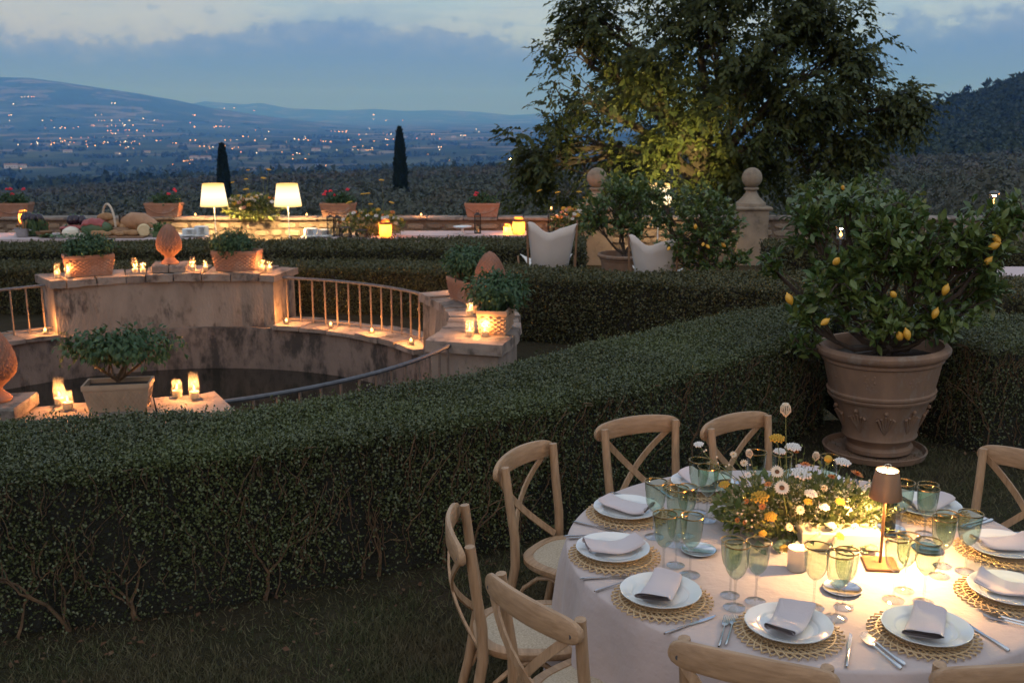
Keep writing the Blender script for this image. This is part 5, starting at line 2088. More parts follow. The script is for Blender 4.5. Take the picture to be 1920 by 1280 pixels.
for i, (px, dy, rz) in enumerate(((195, -.12, .3), (217, -.16, .1), (231, -.2, -.3), (228, -.08, .8), (170, -.22, .2), (182, -.26, 1.0), (206, -.26, .5), (158, -.24, .3), (240, -.14, .9))):
    item('bread_roll', br2, M['bread'], 'small loaf on the long wooden board', 'bread', B(px, dy, ZB + .032), rz, 'small loaves on the board', True, random.uniform(.7, 1.05))
mb = lump((.22, .14, .09), 12, 7, .1, .3)
item('dark_loaf', mb, M['board'], 'dark flat loaf behind the small rolls', 'bread', B(210, .0), .2)
# ham leg
mb = MB()
mb.tube([(-.42, 0, .17), (-.34, 0, .2), (-.18, 0, .23), (.0, 0, .22), (.16, 0, .17), (.30, 0, .11), (.40, 0, .07), (.46, 0, .05)], [.05, .13, .17, .17, .12, .07, .045, .035], 14)
item('ham_leg', mb, M['ham_skin'], 'whole cured ham leg lying beside the standing lantern', 'ham', B(252, .14, ZB + .02), -.1)
for i, (px, dy) in enumerate(((243, .0), (266, .04), (250, -.03))):
    mb = MB()
    for k in range(7):
        a = random.random() * 6.28
        mb.tube([(0, 0, 0), (.03 * math.cos(a), .03 * math.sin(a), .10), (.05 * math.cos(a), .05 * math.sin(a), random.uniform(.18, .27))], [.03, .02, .004], 5)
    item('bread_crisp', mb, M['bread'], 'spiky crispbread bundle in front of the ham', 'crispbread', B(px, dy), 0, 'crispbread by the ham')
gbx = thing('herb_box', 'low box of bright green basil at the right of the cheese', 'herb box', B(289, -.1))
mb = MB()
mb.box((0, 0, .05), (.30, .22, .10), bev=.006)
mb.build('box_body', M['melon'], gbx)
bush(gbx, (0, 0, .13), (.17, .13, .06), 420, .06, M['herb'], False, -.2)


def frame_lantern(w, h, amber=False):
    """metal frame lantern: posts, base, roof, panes, candle"""
    o = thing('lantern', '', 'lantern', group='metal lanterns of the buffet')
    mb = MB()
    mb.box((0, 0, .01), (w, w, .02))
    mb.build('base', M['black_metal'], o)
    for sx_ in (-1, 1):
        for sy_ in (-1, 1):
            mb = MB()
            mb.box((sx_ * (w / 2 - .006), sy_ * (w / 2 - .006), h / 2), (.012, .012, h - .04))
            mb.build('post', M['black_metal'], o)
    mb = MB()
    mb.box((0, 0, h - .01), (w, w, .02), taper=.85)
    mb.box((0, 0, h + .012), (w * .5, w * .5, .024), taper=.6)
    mb.build('roof', M['black_metal'], o)
    mb = MB()
    mb.tube([(.03 * math.cos(PI * i / 8), 0, h + .02 + .05 * math.sin(PI * i / 8)) for i in range(9)], .004, 5)
    mb.build('ring_handle', M['black_metal'], o)
    for k in range(4):
        mb = MB()
        mb.box((0, -(w / 2 - .006), h / 2), (w - .026, .002, h - .045))
        mb.build('pane', M['clear_glass'], o, rot=(0, 0, k * PI / 2))
    mb = MB()
    mb.lathe([(.03, .021), (.03, h * .35), (.003, h * .35)], 12)
    mb.build('candle', M['wax'], o, True)
    return o


def amber_lantern(r, h, watts):
    o = thing('amber_lantern', '', 'lantern', group='glowing amber jar lanterns')
    mb = MB()
    mb.lathe([(r * .9, 0), (r, .01), (r, h * .74), (r * .96, h * .78)], 22, cap0=True)
    mb.build('amber_glass', M['amber_glass'], o, True)
    mb = MB()
    mb.lathe([(r * 1.02, h * .74), (r * 1.04, h * .80), (r * .7, h * .86)], 22)
    mb.build('collar', M['black_metal'], o, True)
    mb = MB()
    mb.lathe([(r * .66, h * .86), (r * .70, h * .90), (r * .70, h * .98), (r * .55, h)], 22, cap1=True)
    mb.build('rim', M['amber_glass'], o, True)
    mb = MB()
    mb.lathe([(r * .5, .012), (r * .5, h * .22), (.003, h * .22)], 14)
    w = mb.build('candle', M['wax'], o, True)
    mb = MB()
    mb.lathe([(q * 2, z * 1.6) for q, z in FLAME_PROF], 10, c=(0, 0, h * .23))
    mb.build('flame', M['flame'], w, True)
    point_light('flame_light', o, (0, 0, h * .23 + .08), watts, radius=.015)
    return o


m_, N_, L_, B_ = newmat('amber_glass')
M['amber_glass'] = m_
B_.inputs['Base Color'].default_value = (.85, .45, .16, 1)
B_.inputs['Roughness'].default_value = .35
tr_ = N_.new('ShaderNodeBsdfTranslucent')
tr_.inputs[0].default_value = (1.0, .55, .2, 1)
tp_ = N_.new('ShaderNodeBsdfTransparent')
tp_.inputs[0].default_value = (1.0, .62, .28, 1)
x1 = N_.new('ShaderNodeMixShader')
x1.inputs[0].default_value = .55
x2 = N_.new('ShaderNodeMixShader')
x2.inputs[0].default_value = .4
L_.new(B_.outputs[0], x1.inputs[1])
L_.new(tr_.outputs[0], x1.inputs[2])
L_.new(x1.outputs[0], x2.inputs[1])
L_.new(tp_.outputs[0], x2.inputs[2])
L_.new(x2.outputs[0], N_['Material Output'].inputs['Surface'])

al, sAL = amber_lantern(.115, .33, 14), {}
put(al, sAL, (kY(717, 19.45), 19.45, ZB), 0, 'glowing amber lantern in front of the bouquet on the middle table')
put(al, sAL, (kY(973, 19.95), 19.95, ZB), 0, 'larger of the two amber lanterns at the end of the right table')
put(al, sAL, (kY(951, 19.9), 19.9, ZB), 0, 'smaller of the two amber lanterns at the end of the right table', s=.62)
put(al, sAL, (kY(25, 19.05), 19.05, ZB1 + .2), 0, 'amber lantern behind the galvanised tub at the left', s=.75)
flt, sFL = frame_lantern(.13, .38), {}
put(flt, sFL, (kY(215, 18.9), 18.9, ZB1), .2, 'dark metal lantern standing between the loaves and the ham')
put(flt, sFL, (kY(612, 19.6), 19.6, ZB), .3, 'empty tall frame lantern right of the white plate stacks', s=1.0)
put(flt, sFL, (kY(625, 19.7), 19.7, ZB), -.2, 'frame lantern close behind the low glass box', s=.95)
put(flt, sFL, (kY(640, 19.45), 19.45, ZB), .4, 'low glass box lantern in front of the bouquet', s=(1.5, 1.5, .5))
put(flt, sFL, (kY(671, 19.42), 19.42, ZB), .0, 'wide low frame lantern left of the amber lantern', s=(1.6, 1.2, .38))
put(flt, sFL, (kY(894, 20.1), 20.1, ZB), .1, 'tall narrow dark lantern right of the cake stand', s=(.95, .95, 1.0))
put(flt, sFL, (kY(1035, 20.3), 20.3, ZB), .1, 'dark lantern with a flame above it left of the orange bouquet', s=(.95, .95, .95))
put(tea, s_e, (kY(1035, 20.3), 20.3, ZB + .42), 0, 'tealight burning on top of the dark lantern near the big tree')

# stacks of plates
plate_prof = [(.05, .0), (.065, .004), (.125, .016), (.124, .019), (.063, .008), (.003, .006)]
mb = MB()
mb.lathe(plate_prof, 24, cap0=True)
PL_ME = mb.mesh('stacked_plate', M['porcelain'], True)
k = 0
for (px, Y, n, where) in ((340, 18.85, 9, 'in the short stack at the right end of the long buffet'), (364, 18.8, 13, 'in the tall stack at the right end of the long buffet'), (573, 19.62, 11, 'in the left stack on the middle table'), (599, 19.66, 9, 'in the right stack on the middle table'), (334, 18.62, 2, 'in the low front pile of the long buffet'), (357, 18.60, 2, 'in the flat pile beside the tall stack of the long buffet'), (576, 19.40, 2, 'in the flat pile before the left stack of the middle table'), (602, 19.42, 2, 'in the flat pile before the right stack of the middle table')):
    for q in range(n):
        o = link('stacked_plate', PL_ME, None, (kY(px, Y) + random.uniform(-.003, .003), Y + random.uniform(-.003, .003), (ZB1 if Y < 19 else ZB) + .004 + q * .0125))
        s = 1.02
        o.scale = (s, s, s)
        tag(o, 'white dinner plate ' + where, 'plate', 'plates ' + where)
cs = thing('cake_stand', 'white footed cake stand on the right buffet table', 'cake stand', (kY(865, 20.0), 20.0, ZB + .004))
mb = MB()
mb.lathe([(.09, 0), (.07, .012), (.025, .03), (.02, .09), (.04, .12)], 20, cap0=True)
mb.build('foot', M['porcelain'], cs, True)
mb = MB()
mb.lathe([(.04, .12), (.17, .125), (.185, .145), (.178, .145), (.165, .133), (.003, .132)], 28)
mb.build('plate', M['porcelain'], cs, True)


# ================================================================== canvas butterfly chairs
def butterfly(label, loc, rz, sc_=1.0):
    """sling hung on a rod frame; seen from behind: two ears at the top"""
    o = thing('butterfly_chair', label, 'canvas chair', loc, rz, 'white canvas butterfly chairs')
    o.scale = (sc_ * 1.05, sc_, sc_)
    mb = MB()
    c = {'bl': (-.30, -.32, 1.12), 'br': (.30, -.32, 1.12), 'fl': (-.36, .38, .58), 'fr': (.36, .38, .58)}
    nx, ny = 15, 15
    vs, fs = [], []
    for i in range(nx):
        u = -1 + 2 * i / (nx - 1)
        for j in range(ny):
            v = j / (ny - 1)
            w = .31 + .02 * v
            y = -.32 + .70 * v
            zt_ = 1.12 * (1 - v) + .58 * v - .42 * max(abs(u) - .62, 0) ** 2 * (1 - v)
            sag = .50 * math.sin(PI * v ** .85) ** 1.3 * (1 - .2 * u * u)
            dip = .17 * (1 - abs(u) ** 1.6) * (1 - v) ** 3 + .1 * (1 - u * u) * v ** 3
            narrow = 1 - .30 * math.sin(PI * min(v * 1.05, 1)) ** .8
            vs.append((u * w * narrow, y - .06 * (1 - u * u) * (1 - v), zt_ - sag - dip + .02 * math.sin(u * 6) * (1 - v)))
    for i in range(nx - 1):
        for j in range(ny - 1):
            a_, b_ = i * ny + j, (i + 1) * ny + j
            fs.append((a_, b_, b_ + 1, a_ + 1))
    mb.add(vs, fs)
    s = mb.build('sling', M['canvas'], o, True, angle=80)
    md = s.modifiers.new('thick', 'SOLIDIFY')
    md.thickness = .008
    for (a_, b_) in (('bl', 'fr'), ('br', 'fl')):
        pa, pb = Vector(c[a_]), Vector(c[b_])
        fa = Vector((pb.x * .8, -.25, .02))
        mb = MB()
        mb.tube([pa + Vector((0, 0, -.03)), (pa.x * .95, -.30, .5), (pa.x * .9, .30, .02), (pa.x * .5, .34, .015)], .013, 7)
        mb.tube([pb + Vector((0, 0, -.03)), (pb.x * .95, .2, .3), (pb.x * .9, -.30, .02), (pb.x * .5, -.34, .015)], .013, 7)
        mb.build('rod_frame', M['board'], o, True)
    return o


butterfly('white canvas butterfly chair seen from behind above the middle hedge', (.56, 15.55, -.42), R(4), 1.16)
butterfly('white canvas butterfly chair half hidden by the bushy lemon tree', (2.02, 14.55, -.42), R(-14), 1.08)
# ================================================================== dining table
TC = (1.10, 3.67)
ZTAB = .75


def ribbon(mb, pts, width, thick, wdir=None, mi=0):
    """flat strip along pts, width in the plane square to the y-ish axis"""
    fr = frames(pts)
    n = len(pts)
    vs, fs = [], []
    P_ = [Vector(p) for p in pts]
    for i in range(n):
        t = (P_[min(i + 1, n - 1)] - P_[max(i - 1, 0)]).normalized()
        th = Vector(wdir) if wdir else Vector((0, 1, 0))
        th = (th - t * th.dot(t)).normalized()
        w = t.cross(th)
        ww = width[i] if isinstance(width, (list, tuple)) else width
        for (a, b) in ((-1, -1), (1, -1), (1, 1), (-1, 1)):
            vs.append(P_[i] + w * (a * ww / 2) + th * (b * thick / 2))
    for i in range(n - 1):
        for k in range(4):
            k2 = (k + 1) % 4
            fs.append((i * 4 + k, i * 4 + k2, i * 4 + 4 + k2, i * 4 + 4 + k))
    fs += [(3, 2, 1, 0), tuple((n - 1) * 4 + k for k in range(4))]
    mb.add(vs, fs, mi)
    return mb


def cross_back_chair():
    o = thing('cross_back_chair', '', 'chair', group='wooden cross back chairs around the table')
    W = M['chair_wood']
    sh = .46
    # seat outline
    def outline(k, dz=0.0):
        pts = []
        for i in range(40):
            a = 2 * PI * i / 40
            ca, sa = math.cos(a), math.sin(a)
            ex = abs(ca) ** .72 * (1 if ca > 0 else -1)
            ey = abs(sa) ** .72 * (1 if sa > 0 else -1)
            yy = .215 + ey * .225 * k
            w = .195 + .035 * (ey * .5 + .5)
            pts.append((ex * w * k, yy, dz))
        return pts
    mb = MB()
    lay = [outline(.96, sh - .035), outline(1.0, sh - .025), outline(1.0, sh - .006), outline(.97, sh), outline(.82, sh), outline(.80, sh - .012), outline(.80, sh - .03)]
    vs = [p for l in lay for p in l]
    fs = []
    for r in range(len(lay) - 1):
        for i in range(40):
            j = (i + 1) % 40
            fs.append((r * 40 + i, r * 40 + j, (r + 1) * 40 + j, (r + 1) * 40 + i))
    fs.append(tuple(range(39, -1, -1)))
    mb.add(vs, fs)
    mb.build('seat_frame', M['chair_rail_wood'], o, True)
    mb = MB()
    lay = [outline(.815, sh - .004), outline(.6, sh + .004), outline(.3, sh + .007), outline(.02, sh + .008)]
    vs = [p for l in lay for p in l]
    fs = []
    for r in range(3):
        for i in range(40):
            j = (i + 1) % 40
            fs.append((r * 40 + i, r * 40 + j, (r + 1) * 40 + j, (r + 1) * 40 + i))
    mb.add(vs, fs)
    mb.build('cane_seat', M['cane'], o, True)
    for s in (-1, 1):
        mb = MB()
        mb.tube([(s * .205, -.075, 0), (s * .195, -.02, .22), (s * .188, .015, .43), (s * .188, .012, .56), (s * .194, -.012, .72), (s * .20, -.03, .875)], [.017, .02, .021, .0205, .0195, .0185], 10)
        mb.build('back_post', W, o, True)
        mb = MB()
        mb.tube([(s * .205, .40, 0), (s * .185, .375, .25), (s * .178, .365, .44)], [.014, .017, .019], 10)
        mb.build('front_leg', W, o, True)
        # side hoop
        mb = MB()
        mb.tube([(s * .195, -.01, .20), (s * .19, .06, .34), (s * .187, .13, .40), (s * .185, .185, .415), (s * .184, .24, .40), (s * .184, .31, .34), (s * .188, .37, .20)], .010, 8)
        mb.build('hoop_brace', W, o, True)
    mb = MB()
    mb.tube([(-.19, .385, .19), (-.12, .385, .33), (-.05, .38, .40), (.05, .38, .40), (.12, .385, .33), (.19, .385, .19)], .010, 8)
    mb.build('hoop_brace', W, o, True)
    # curved top rail behind the posts
    mb = MB()
    n = 21
    vs, fs = [], []
    for i in range(n):
        f = math.sin(PI / 2 * (-1 + 2 * i / (n - 1)))
        x = f * .238
        y = -.056 - .042 * (1 - f * f)
        hh = .041 * (max(1 - abs(f) ** 12, .0)) ** .5 * (1 - .12 * f * f) + .004
        zc = .842 + .012 * (1 - f * f)
        t = .0115
        for (dy, dz) in ((-t, -hh * .8), (-t * .6, -hh), (t * .6, -hh), (t, -hh * .8), (t, hh * .8), (t * .6, hh), (-t * .6, hh), (-t, hh * .8)):
            vs.append((x, y + dy, zc + dz))
    for i in range(n - 1):
        for k in range(8):
            k2 = (k + 1) % 8
            fs.append((i * 8 + k, i * 8 + k2, i * 8 + 8 + k2, i * 8 + 8 + k))
    fs += [tuple(range(7, -1, -1)), tuple((n - 1) * 8 + k for k in range(8))]
    mb.add(vs, fs)
    mb.build('top_rail', M['chair_rail_wood'], o, True, angle=35)
    for s in (-1, 1):
        mb = MB()
        pts = []
        for q in range(11):
            f = q / 10
            x = s * (.205 - .36 * f)
            z = .835 - .375 * f
            y = -.062 - .045 * math.sin(PI * f) + (.068 * f ** 2) + (.004 * s)
            pts.append((x, y, z))
        ribbon(mb, pts, .030, .009)
        mb.build('cross_slat', W, o, False)
        mb = MB()
        mb.tube([(s * .205, -.078, .835), (s * .205, -.070, .835)], .008, 8)
        mb.build('bolt', M['iron'], o, True)
    return o


chair = cross_back_chair()
sC = {}
for (x, y, th, lab) in ((.627, 4.867, -66, 'cross back chair at the far left before the front hedge, left of the tall flowers'), (1.122, 4.91, -55, 'cross back chair farthest back, behind the bouquet'), (.079, 4.40, -33, 'cross back chair on the left with its whole cane seat in view'),
                        (-.166, 3.60, 5, 'leftmost cross back chair, seen from the side'), (.084, 3.025, 37, 'cross back chair at the lower left showing its back rail and bolt'), (.68, 2.67, 66, 'cross back chair at the bottom centre, cut by the lower edge'),
                        (1.375, 2.63, 97, 'cross back chair at the bottom right corner'), (2.25, 4.33, 216, 'cross back chair at the right edge beyond the table')):
    a = R(th - 90)
    put(chair, sC, (x + .03 * math.cos(R(th)), y + .03 * math.sin(R(th)), 0), a, lab)

tbl = thing('round_table', 'round dining table under a long pale pink linen cloth', 'table', (TC[0], TC[1], 0))
mb = MB()
RT = .895
seg = 180
rows = [(0.01, ZTAB), (.3, ZTAB), (.6, ZTAB), (.82, ZTAB), (.87, ZTAB), (RT - .006, ZTAB - .001), (RT, ZTAB - .008)]
vs, fs = [], []
for (r, z) in rows:
    for k in range(seg):
        a = 2 * PI * k / seg
        vs.append((r * math.cos(a), r * math.sin(a), z + (.0012 * math.sin(a * 7 + r * 20) if r < .85 else 0)))
nd = 14
for q in range(1, nd + 1):
    f = q / nd
    for k in range(seg):
        a = 2 * PI * k / seg
        fold = math.sin(a * 15 + 1.2 * math.sin(a * 3)) * .6 + math.sin(a * 23 + 2.0 * math.sin(a * 2 + 1)) * .4
        rr = RT + .012 * min(f * 6, 1) + .05 * f + .055 * (f ** .55) * fold * (.6 + .4 * math.sin(a * 4 + 1))
        vs.append((rr * math.cos(a), rr * math.sin(a), ZTAB - .008 - f * (ZTAB - .03)))
nr = len(rows) + nd
for r in range(nr - 1):
    for k in range(seg):
        k2 = (k + 1) % seg
        fs.append((r * seg + k, (r + 1) * seg + k, (r + 1) * seg + k2, r * seg + k2))
fs.append(tuple(range(seg)))
mb.add(vs, fs)
mb.build('tablecloth', M['linen'], tbl, True, angle=70)
mb = MB()
mb.lathe([(.86, .70), (.86, .735), (.01, .737)], 40)
mb.build('table_top', M['board'], tbl)
for k in range(4):
    mb = MB()
    mb.tube([(.55 * math.cos(k * PI / 2 + .6), .55 * math.sin(k * PI / 2 + .6), 0), (.5 * math.cos(k * PI / 2 + .6), .5 * math.sin(k * PI / 2 + .6), .7)], .025, 8)
    mb.build('leg', M['board'], tbl)


# ---- place settings
def charger_mesh():
    mb = MB()
    for r in np.arange(.030, .100, .0105):
        pts = [(r * math.cos(2 * PI * i / 36), r * math.sin(2 * PI * i / 36), .008 + .002 * math.sin(i * PI)) for i in range(37)]
        mb.tube(pts, .0052, 5, caps=False)
    for r in (.104, .109, .138, .142):
        pts = [(r * math.cos(2 * PI * i / 48), r * math.sin(2 * PI * i / 48), .0075 + (.003 if r in (.109, .142) else 0)) for i in range(49)]
        mb.tube(pts, .0030, 5, caps=False)
    n = 38
    for i in range(n):
        a0 = 2 * PI * i / n
        for sg in (1, -1):
            pts = []
            for q in range(5):
                f = q / 4
                r = .085 + .086 * f
                a = a0 + sg * f * .42
                pts.append((r * math.cos(a), r * math.sin(a), .007 + sg * .0022 + .002 * math.sin(f * PI)))
            mb.tube(pts, [.0030, .003, .003, .0028, .0026], 4, caps=True)
    return mb.mesh('rattan_charger', M['rattan'], True, 60)


def plate_mesh():
    mb = MB()
    n = 72
    prof = [(.06, .0), (.07, .001), (.085, .007), (.125, .019), (.1355, .0225), (.136, .0250), (.131, .0246), (.128, .0228), (.10, .0170), (.094, .0125), (.089, .0065), (.08, .0042), (.055, .0036), (.002, .0034)]
    vs, fs = [], []
    for (r, z) in prof:
        for k in range(n):
            a = 2 * PI * k / n
            w = 1 + (.012 * abs(math.cos(a * 6)) ** .6 - .006) * max((r - .09) / .045, 0)
            vs.append((r * w * math.cos(a), r * w * math.sin(a), z))
    for i in range(len(prof) - 1):
        for k in range(n):
            k2 = (k + 1) % n
            fs.append((i * n + k, i * n + k2, (i + 1) * n + k2, (i + 1) * n + k))
    fs.append(tuple(range(n - 1, -1, -1)))
    mb.add(vs, fs)
    return mb.mesh('dinner_plate', M['porcelain'], True, 60)


def napkin_mesh(seed):
    rs = random.Random(seed)
    prof = []
    for q in range(46):
        t = q / 45 * 2.6 * 2 * PI + .4
        k = q / 45
        aw, bh = .044 + .013 * k, .0025 + .0065 * k
        ct, st3 = math.cos(t), math.sin(t)
        prof.append(((abs(ct) ** .6) * (1 if ct > 0 else -1) * aw, .0100 + (abs(st3) ** .8) * (1 if st3 > 0 else -1) * bh))
    n = 15
    L_ = .205
    vs, fs = [], []
    ph = rs.random() * 6
    for i in range(n):
        f = -1 + 2 * i / (n - 1)
        x = f * L_ / 2
        zo = .004 + .020 * f * f + .003 * math.sin(f * 4 + ph)
        tw = .25 * f * rs.uniform(.6, 1.0) * (1 if seed % 2 else -1) * .4
        wid = 1 + .10 * f * (1 if seed % 2 else -1)
        for k, (y, z) in enumerate(prof):
            zz_ = z * (1 + .35 * abs(f) ** 3 + .12 * math.sin(f * 3 + k * .2 + ph))
            vs.append((x + .004 * math.sin(k * .9 + ph) * abs(f), y * wid * math.cos(tw) - zz_ * math.sin(tw), zo + y * math.sin(tw) + zz_ * math.cos(tw)))
    m_ = len(prof)
    for i in range(n - 1):
        for k in range(m_ - 1):
            fs.append((i * m_ + k, i * m_ + k + 1, (i + 1) * m_ + k + 1, (i + 1) * m_ + k))
    mb = MB()
    mb.add(vs, fs)
    return mb.mesh('folded_napkin', M['napkin'], True, 80)


def knife_mesh():
    mb = MB()
    mb.tube([(0, -.11, .005), (0, -.10, .005), (0, -.05, .005), (0, -.005, .005)], [.005, .0072, .0062, .0042], 8, flat=.6)
    vs = [(-.004, -.005, .004), (.004, -.005, .004), (.0095, .06, .003), (.008, .10, .003), (-.001, .115, .003), (-.0045, .06, .003)]
    mb.add([(x, y, z) for x, y, z in vs] + [(x, y, z + .002) for x, y, z in vs], [(0, 1, 2, 3, 4, 5)[::-1], tuple(range(6, 12))] + [(i, (i + 1) % 6, 6 + (i + 1) % 6, 6 + i) for i in range(6)])
    return mb.mesh('table_knife', M['silver'], True)


def fork_mesh():
    mb = MB()
    mb.tube([(0, -.10, .006), (0, -.09, .006), (0, -.04, .005), (0, .02, .007), (0, .035, .008)], [.004, .0075, .0045, .003, .004], 8, flat=.5)
    ribbon(mb, [(0, .033, .008), (0, .045, .0065), (0, .058, .006)], [.006, .018, .021], .002, (0, 0, 1))
    for x in (-.0085, -.0028, .0028, .0085):
        ribbon(mb, [(x, .056, .006), (x, .08, .007), (x * .9, .10, .011)], [.0036, .003, .0016], .0018, (0, 0, 1))
    return mb.mesh('table_fork', M['silver'], True)


CH, PLT, KN, FK = charger_mesh(), plate_mesh(), knife_mesh(), fork_mesh()
NK = [napkin_mesh(i) for i in range(4)]
seats = [(113, 'far left', .685), (152, 'upper left', .71), (186, 'left', .725), (216, 'lower left', .735), (251, 'front left', .70), (286, 'front right', .70), (325, 'lower right', .71), (357, 'right', .735), (31, 'upper right', .70), (72, 'farthest, bouquet-hidden', .70)]
for i, (deg, nm, rr) in enumerate(seats):
    a = R(deg)
    ix, iy = -math.cos(a), -math.sin(a)
    lx_, ly_ = -iy, ix
    x, y = TC[0] + rr * math.cos(a), TC[1] + rr * math.sin(a)
    where = 'at the %s place of the round table' % nm
    tag(link('rattan_charger', CH, None, (x, y, ZTAB + .001), (0, 0, random.random() * 6)), 'woven rattan charger ' + where, 'charger', 'rattan chargers on the table')
    pj = (x + random.uniform(-.006, .006), y + random.uniform(-.006, .006))
    tag(link('dinner_plate', PLT, None, (pj[0], pj[1], ZTAB + .0165), (0, 0, random.random() * 6)), 'white scalloped dinner plate ' + where, 'plate', 'dinner plates on the table')
    jit = [.25, -.12, .12, .55, -.2, -.75, .0, .1, -.2, .2][i]
    tag(link('folded_napkin', NK[i % 4], None, (pj[0], pj[1], ZTAB + .0225), (0, 0, a + jit)), 'folded mauve napkin on the plate ' + where, 'napkin', 'folded napkins on the plates')
    rz = math.atan2(iy, ix) - PI / 2
    for q, (off, back, nm2) in enumerate(((.176, -.045, 'inner'), (.197, -.06, 'outer'))):
        if q and nm in ('lower left', 'right'):
            continue
        tag(link('table_fork', FK, None, (x + lx_ * off + ix * back, y + ly_ * off + iy * back, ZTAB + .001), (0, 0, rz + random.uniform(-.05, .05))), '%s silver fork %s' % (nm2, where), 'fork', 'silver forks')
    tag(link('table_knife', KN, None, (x - lx_ * .180 - ix * .05, y - ly_ * .180 - iy * .05, ZTAB + .001), (0, 0, rz + random.uniform(-.05, .05))), 'silver knife ' + where, 'knife', 'silver knives')


def wine_glass():
    o = thing('wine_glass', '', 'wine glass', group='green wine glasses with gilt rims')
    mb = MB()
    mb.lathe([(.034, .0), (.0345, .002), (.02, .0045), (.006, .009), (.0038, .02), (.0035, .07), (.0045, .088), (.007, .096)], 24, cap0=True)
    mb.build('stem', M['clear_glass'], o, True)
    mb = MB()
    mb.lathe([(.004, .094), (.012, .099), (.022, .109), (.030, .123), (.0345, .14), (.0365, .16), (.0378, .18), (.0392, .203), (.0396, .208)], 28)
    mb.build('bowl', M['green_glass'], o, True)
    mb = MB()
    mb.lathe([(.0390, .2055), (.0406, .2058), (.0406, .2100), (.0388, .2100), (.0390, .2055)], 28)
    mb.build('gilt_rim', M['gold'], o, True)
    return o


wg, sG = wine_glass(), {}
GL = {'far left': [(.763, 4.03), (.784, 3.945), (.856, 4.01)], 'upper left': [(.552, 3.776), (.622, 3.70), (.675, 3.786)], 'left': [(.538, 3.440), (.632, 3.436), (.594, 3.515)], 'lower left': [(.738, 3.185), (.818, 3.228), (.742, 3.275)],
      'front left': [(1.000, 3.185), (1.052, 3.11), (1.10, 3.185)], 'front right': [(1.285, 3.24), (1.380, 3.222), (1.348, 3.31)], 'lower right': [(1.515, 3.425), (1.622, 3.462), (1.56, 3.51)], 'upper right': [(1.50, 3.775), (1.578, 3.73), (1.61, 3.81)], 'farthest, bouquet-hidden': [(1.02, 4.14), (1.12, 4.11), (1.33, 4.15)]}
for nm, ps in GL.items():
    for q, (x, y) in enumerate(ps):
        put(wg, sG, (x, y, ZTAB + .002), random.random() * 6, 'green wine glass with gilt rim, %s one of the trio at the %s place' % (('first', 'second', 'third')[q] if False else ('leftmost', 'nearest the plate', 'remaining')[q] if nm in ('x',) else ('left', 'middle', 'right')[sorted(range(len(ps)), key=lambda t_: ps[t_][0]).index(q)], nm), s=random.uniform(1.03, 1.10) if q != 2 else .97)

# ---- table lamp
tl = thing('table_lamp', 'bronze cordless table lamp glowing beside the bouquet', 'table lamp', (1.335, 3.515, ZTAB + .001), R(-8))
mb = MB()
mb.box((0, 0, .007), (.115, .115, .014), bev=.003)
mb.build('base', M['bronze'], tl)
mb = MB()
mb.tube([(0, 0, .013), (0, 0, .30)], .0055, 10)
mb.build('stem', M['bronze'], tl, True)
mb = MB()
mb.lathe([(.0585, .262), (.0405, .365), (.0395, .366), (.0392, .363), (.0565, .263), (.0585, .262)], 40)
mb.build('shade', M['bronze'], tl, True)
mb = MB()
mb.lathe([(.0388, .352), (.02, .354), (.002, .354)], 30)
mb.build('top_diffuser', emat('lamp_diffuser', (1.0, .83, .58), 14.0), tl, True)
mb = MB()
mb.tube([(.012 * math.cos(2 * PI * i / 16), 0, .382 + .006 * math.sin(2 * PI * i / 16)) for i in range(17)], .0015, 5)
mb.tube([(0, 0, .355), (0, 0, .376)], .002, 6)
mb.build('finial_ring', M['iron'], tl, True)
point_light('lamp_light', tl, (0.016, 0, .290), 44.0, (1.0, .58, .21), .02)

# ---- bottle, coasters, votives, trough
mb = MB()
mb.lathe([(.034, 0), (.037, .004), (.037, .18), (.034, .205), (.018, .235), (.0145, .25), (.0145, .29), (.016, .292), (.016, .305), (.0145, .306)], 24, cap0=True, cap1=True)
item('wine_bottle', mb, M['dark_glass'], 'dark bottle standing behind the bronze table lamp', 'bottle', (1.475, 3.83, ZTAB + .008), 0, None, True, (.95, .95, .72)[0] * .78)
cm = [(.05, 0), (.058, .002), (.066, .010), (.064, .011), (.055, .005), (.002, .004)]
for (x, y, s, lab) in ((.70, 3.64, 1.0, 'silver coaster on the cloth near the left place'), (1.135, 3.315, 1.0, 'silver coaster behind the glasses of the front left place'), (1.475, 3.83, 1.05, 'silver coaster under the dark bottle'), (1.56, 3.655, .85, 'small silver coaster near the upper right place')):
    mb = MB()
    mb.lathe(cm, 32, cap0=True)
    item('silver_coaster', mb, M['silver'], lab, 'coaster', (x, y, ZTAB + .002), 0, 'silver coasters', True, s)


def votive():
    o = thing('votive_candle', '', 'votive candle', group='frosted votive candles on the table')
    mb = MB()
    mb.lathe([(.03, 0), (.034, .004), (.035, .085), (.033, .085), (.031, .01), (.002, .008)], 24, cap0=True)
    mb.build('frosted_glass', M['frost_glass'], o, True)
    mb = MB()
    mb.lathe([(.028, .010), (.028, .035), (.002, .034)], 16)
    w = mb.build('wax', M['wax'], o, True)
    mb = MB()
    mb.lathe(FLAME_PROF, 10, c=(0, 0, .038))
    mb.build('flame', M['flame'], w, True)
    point_light('flame_light', o, (0, 0, .088), 2.5, radius=.008)
    return o


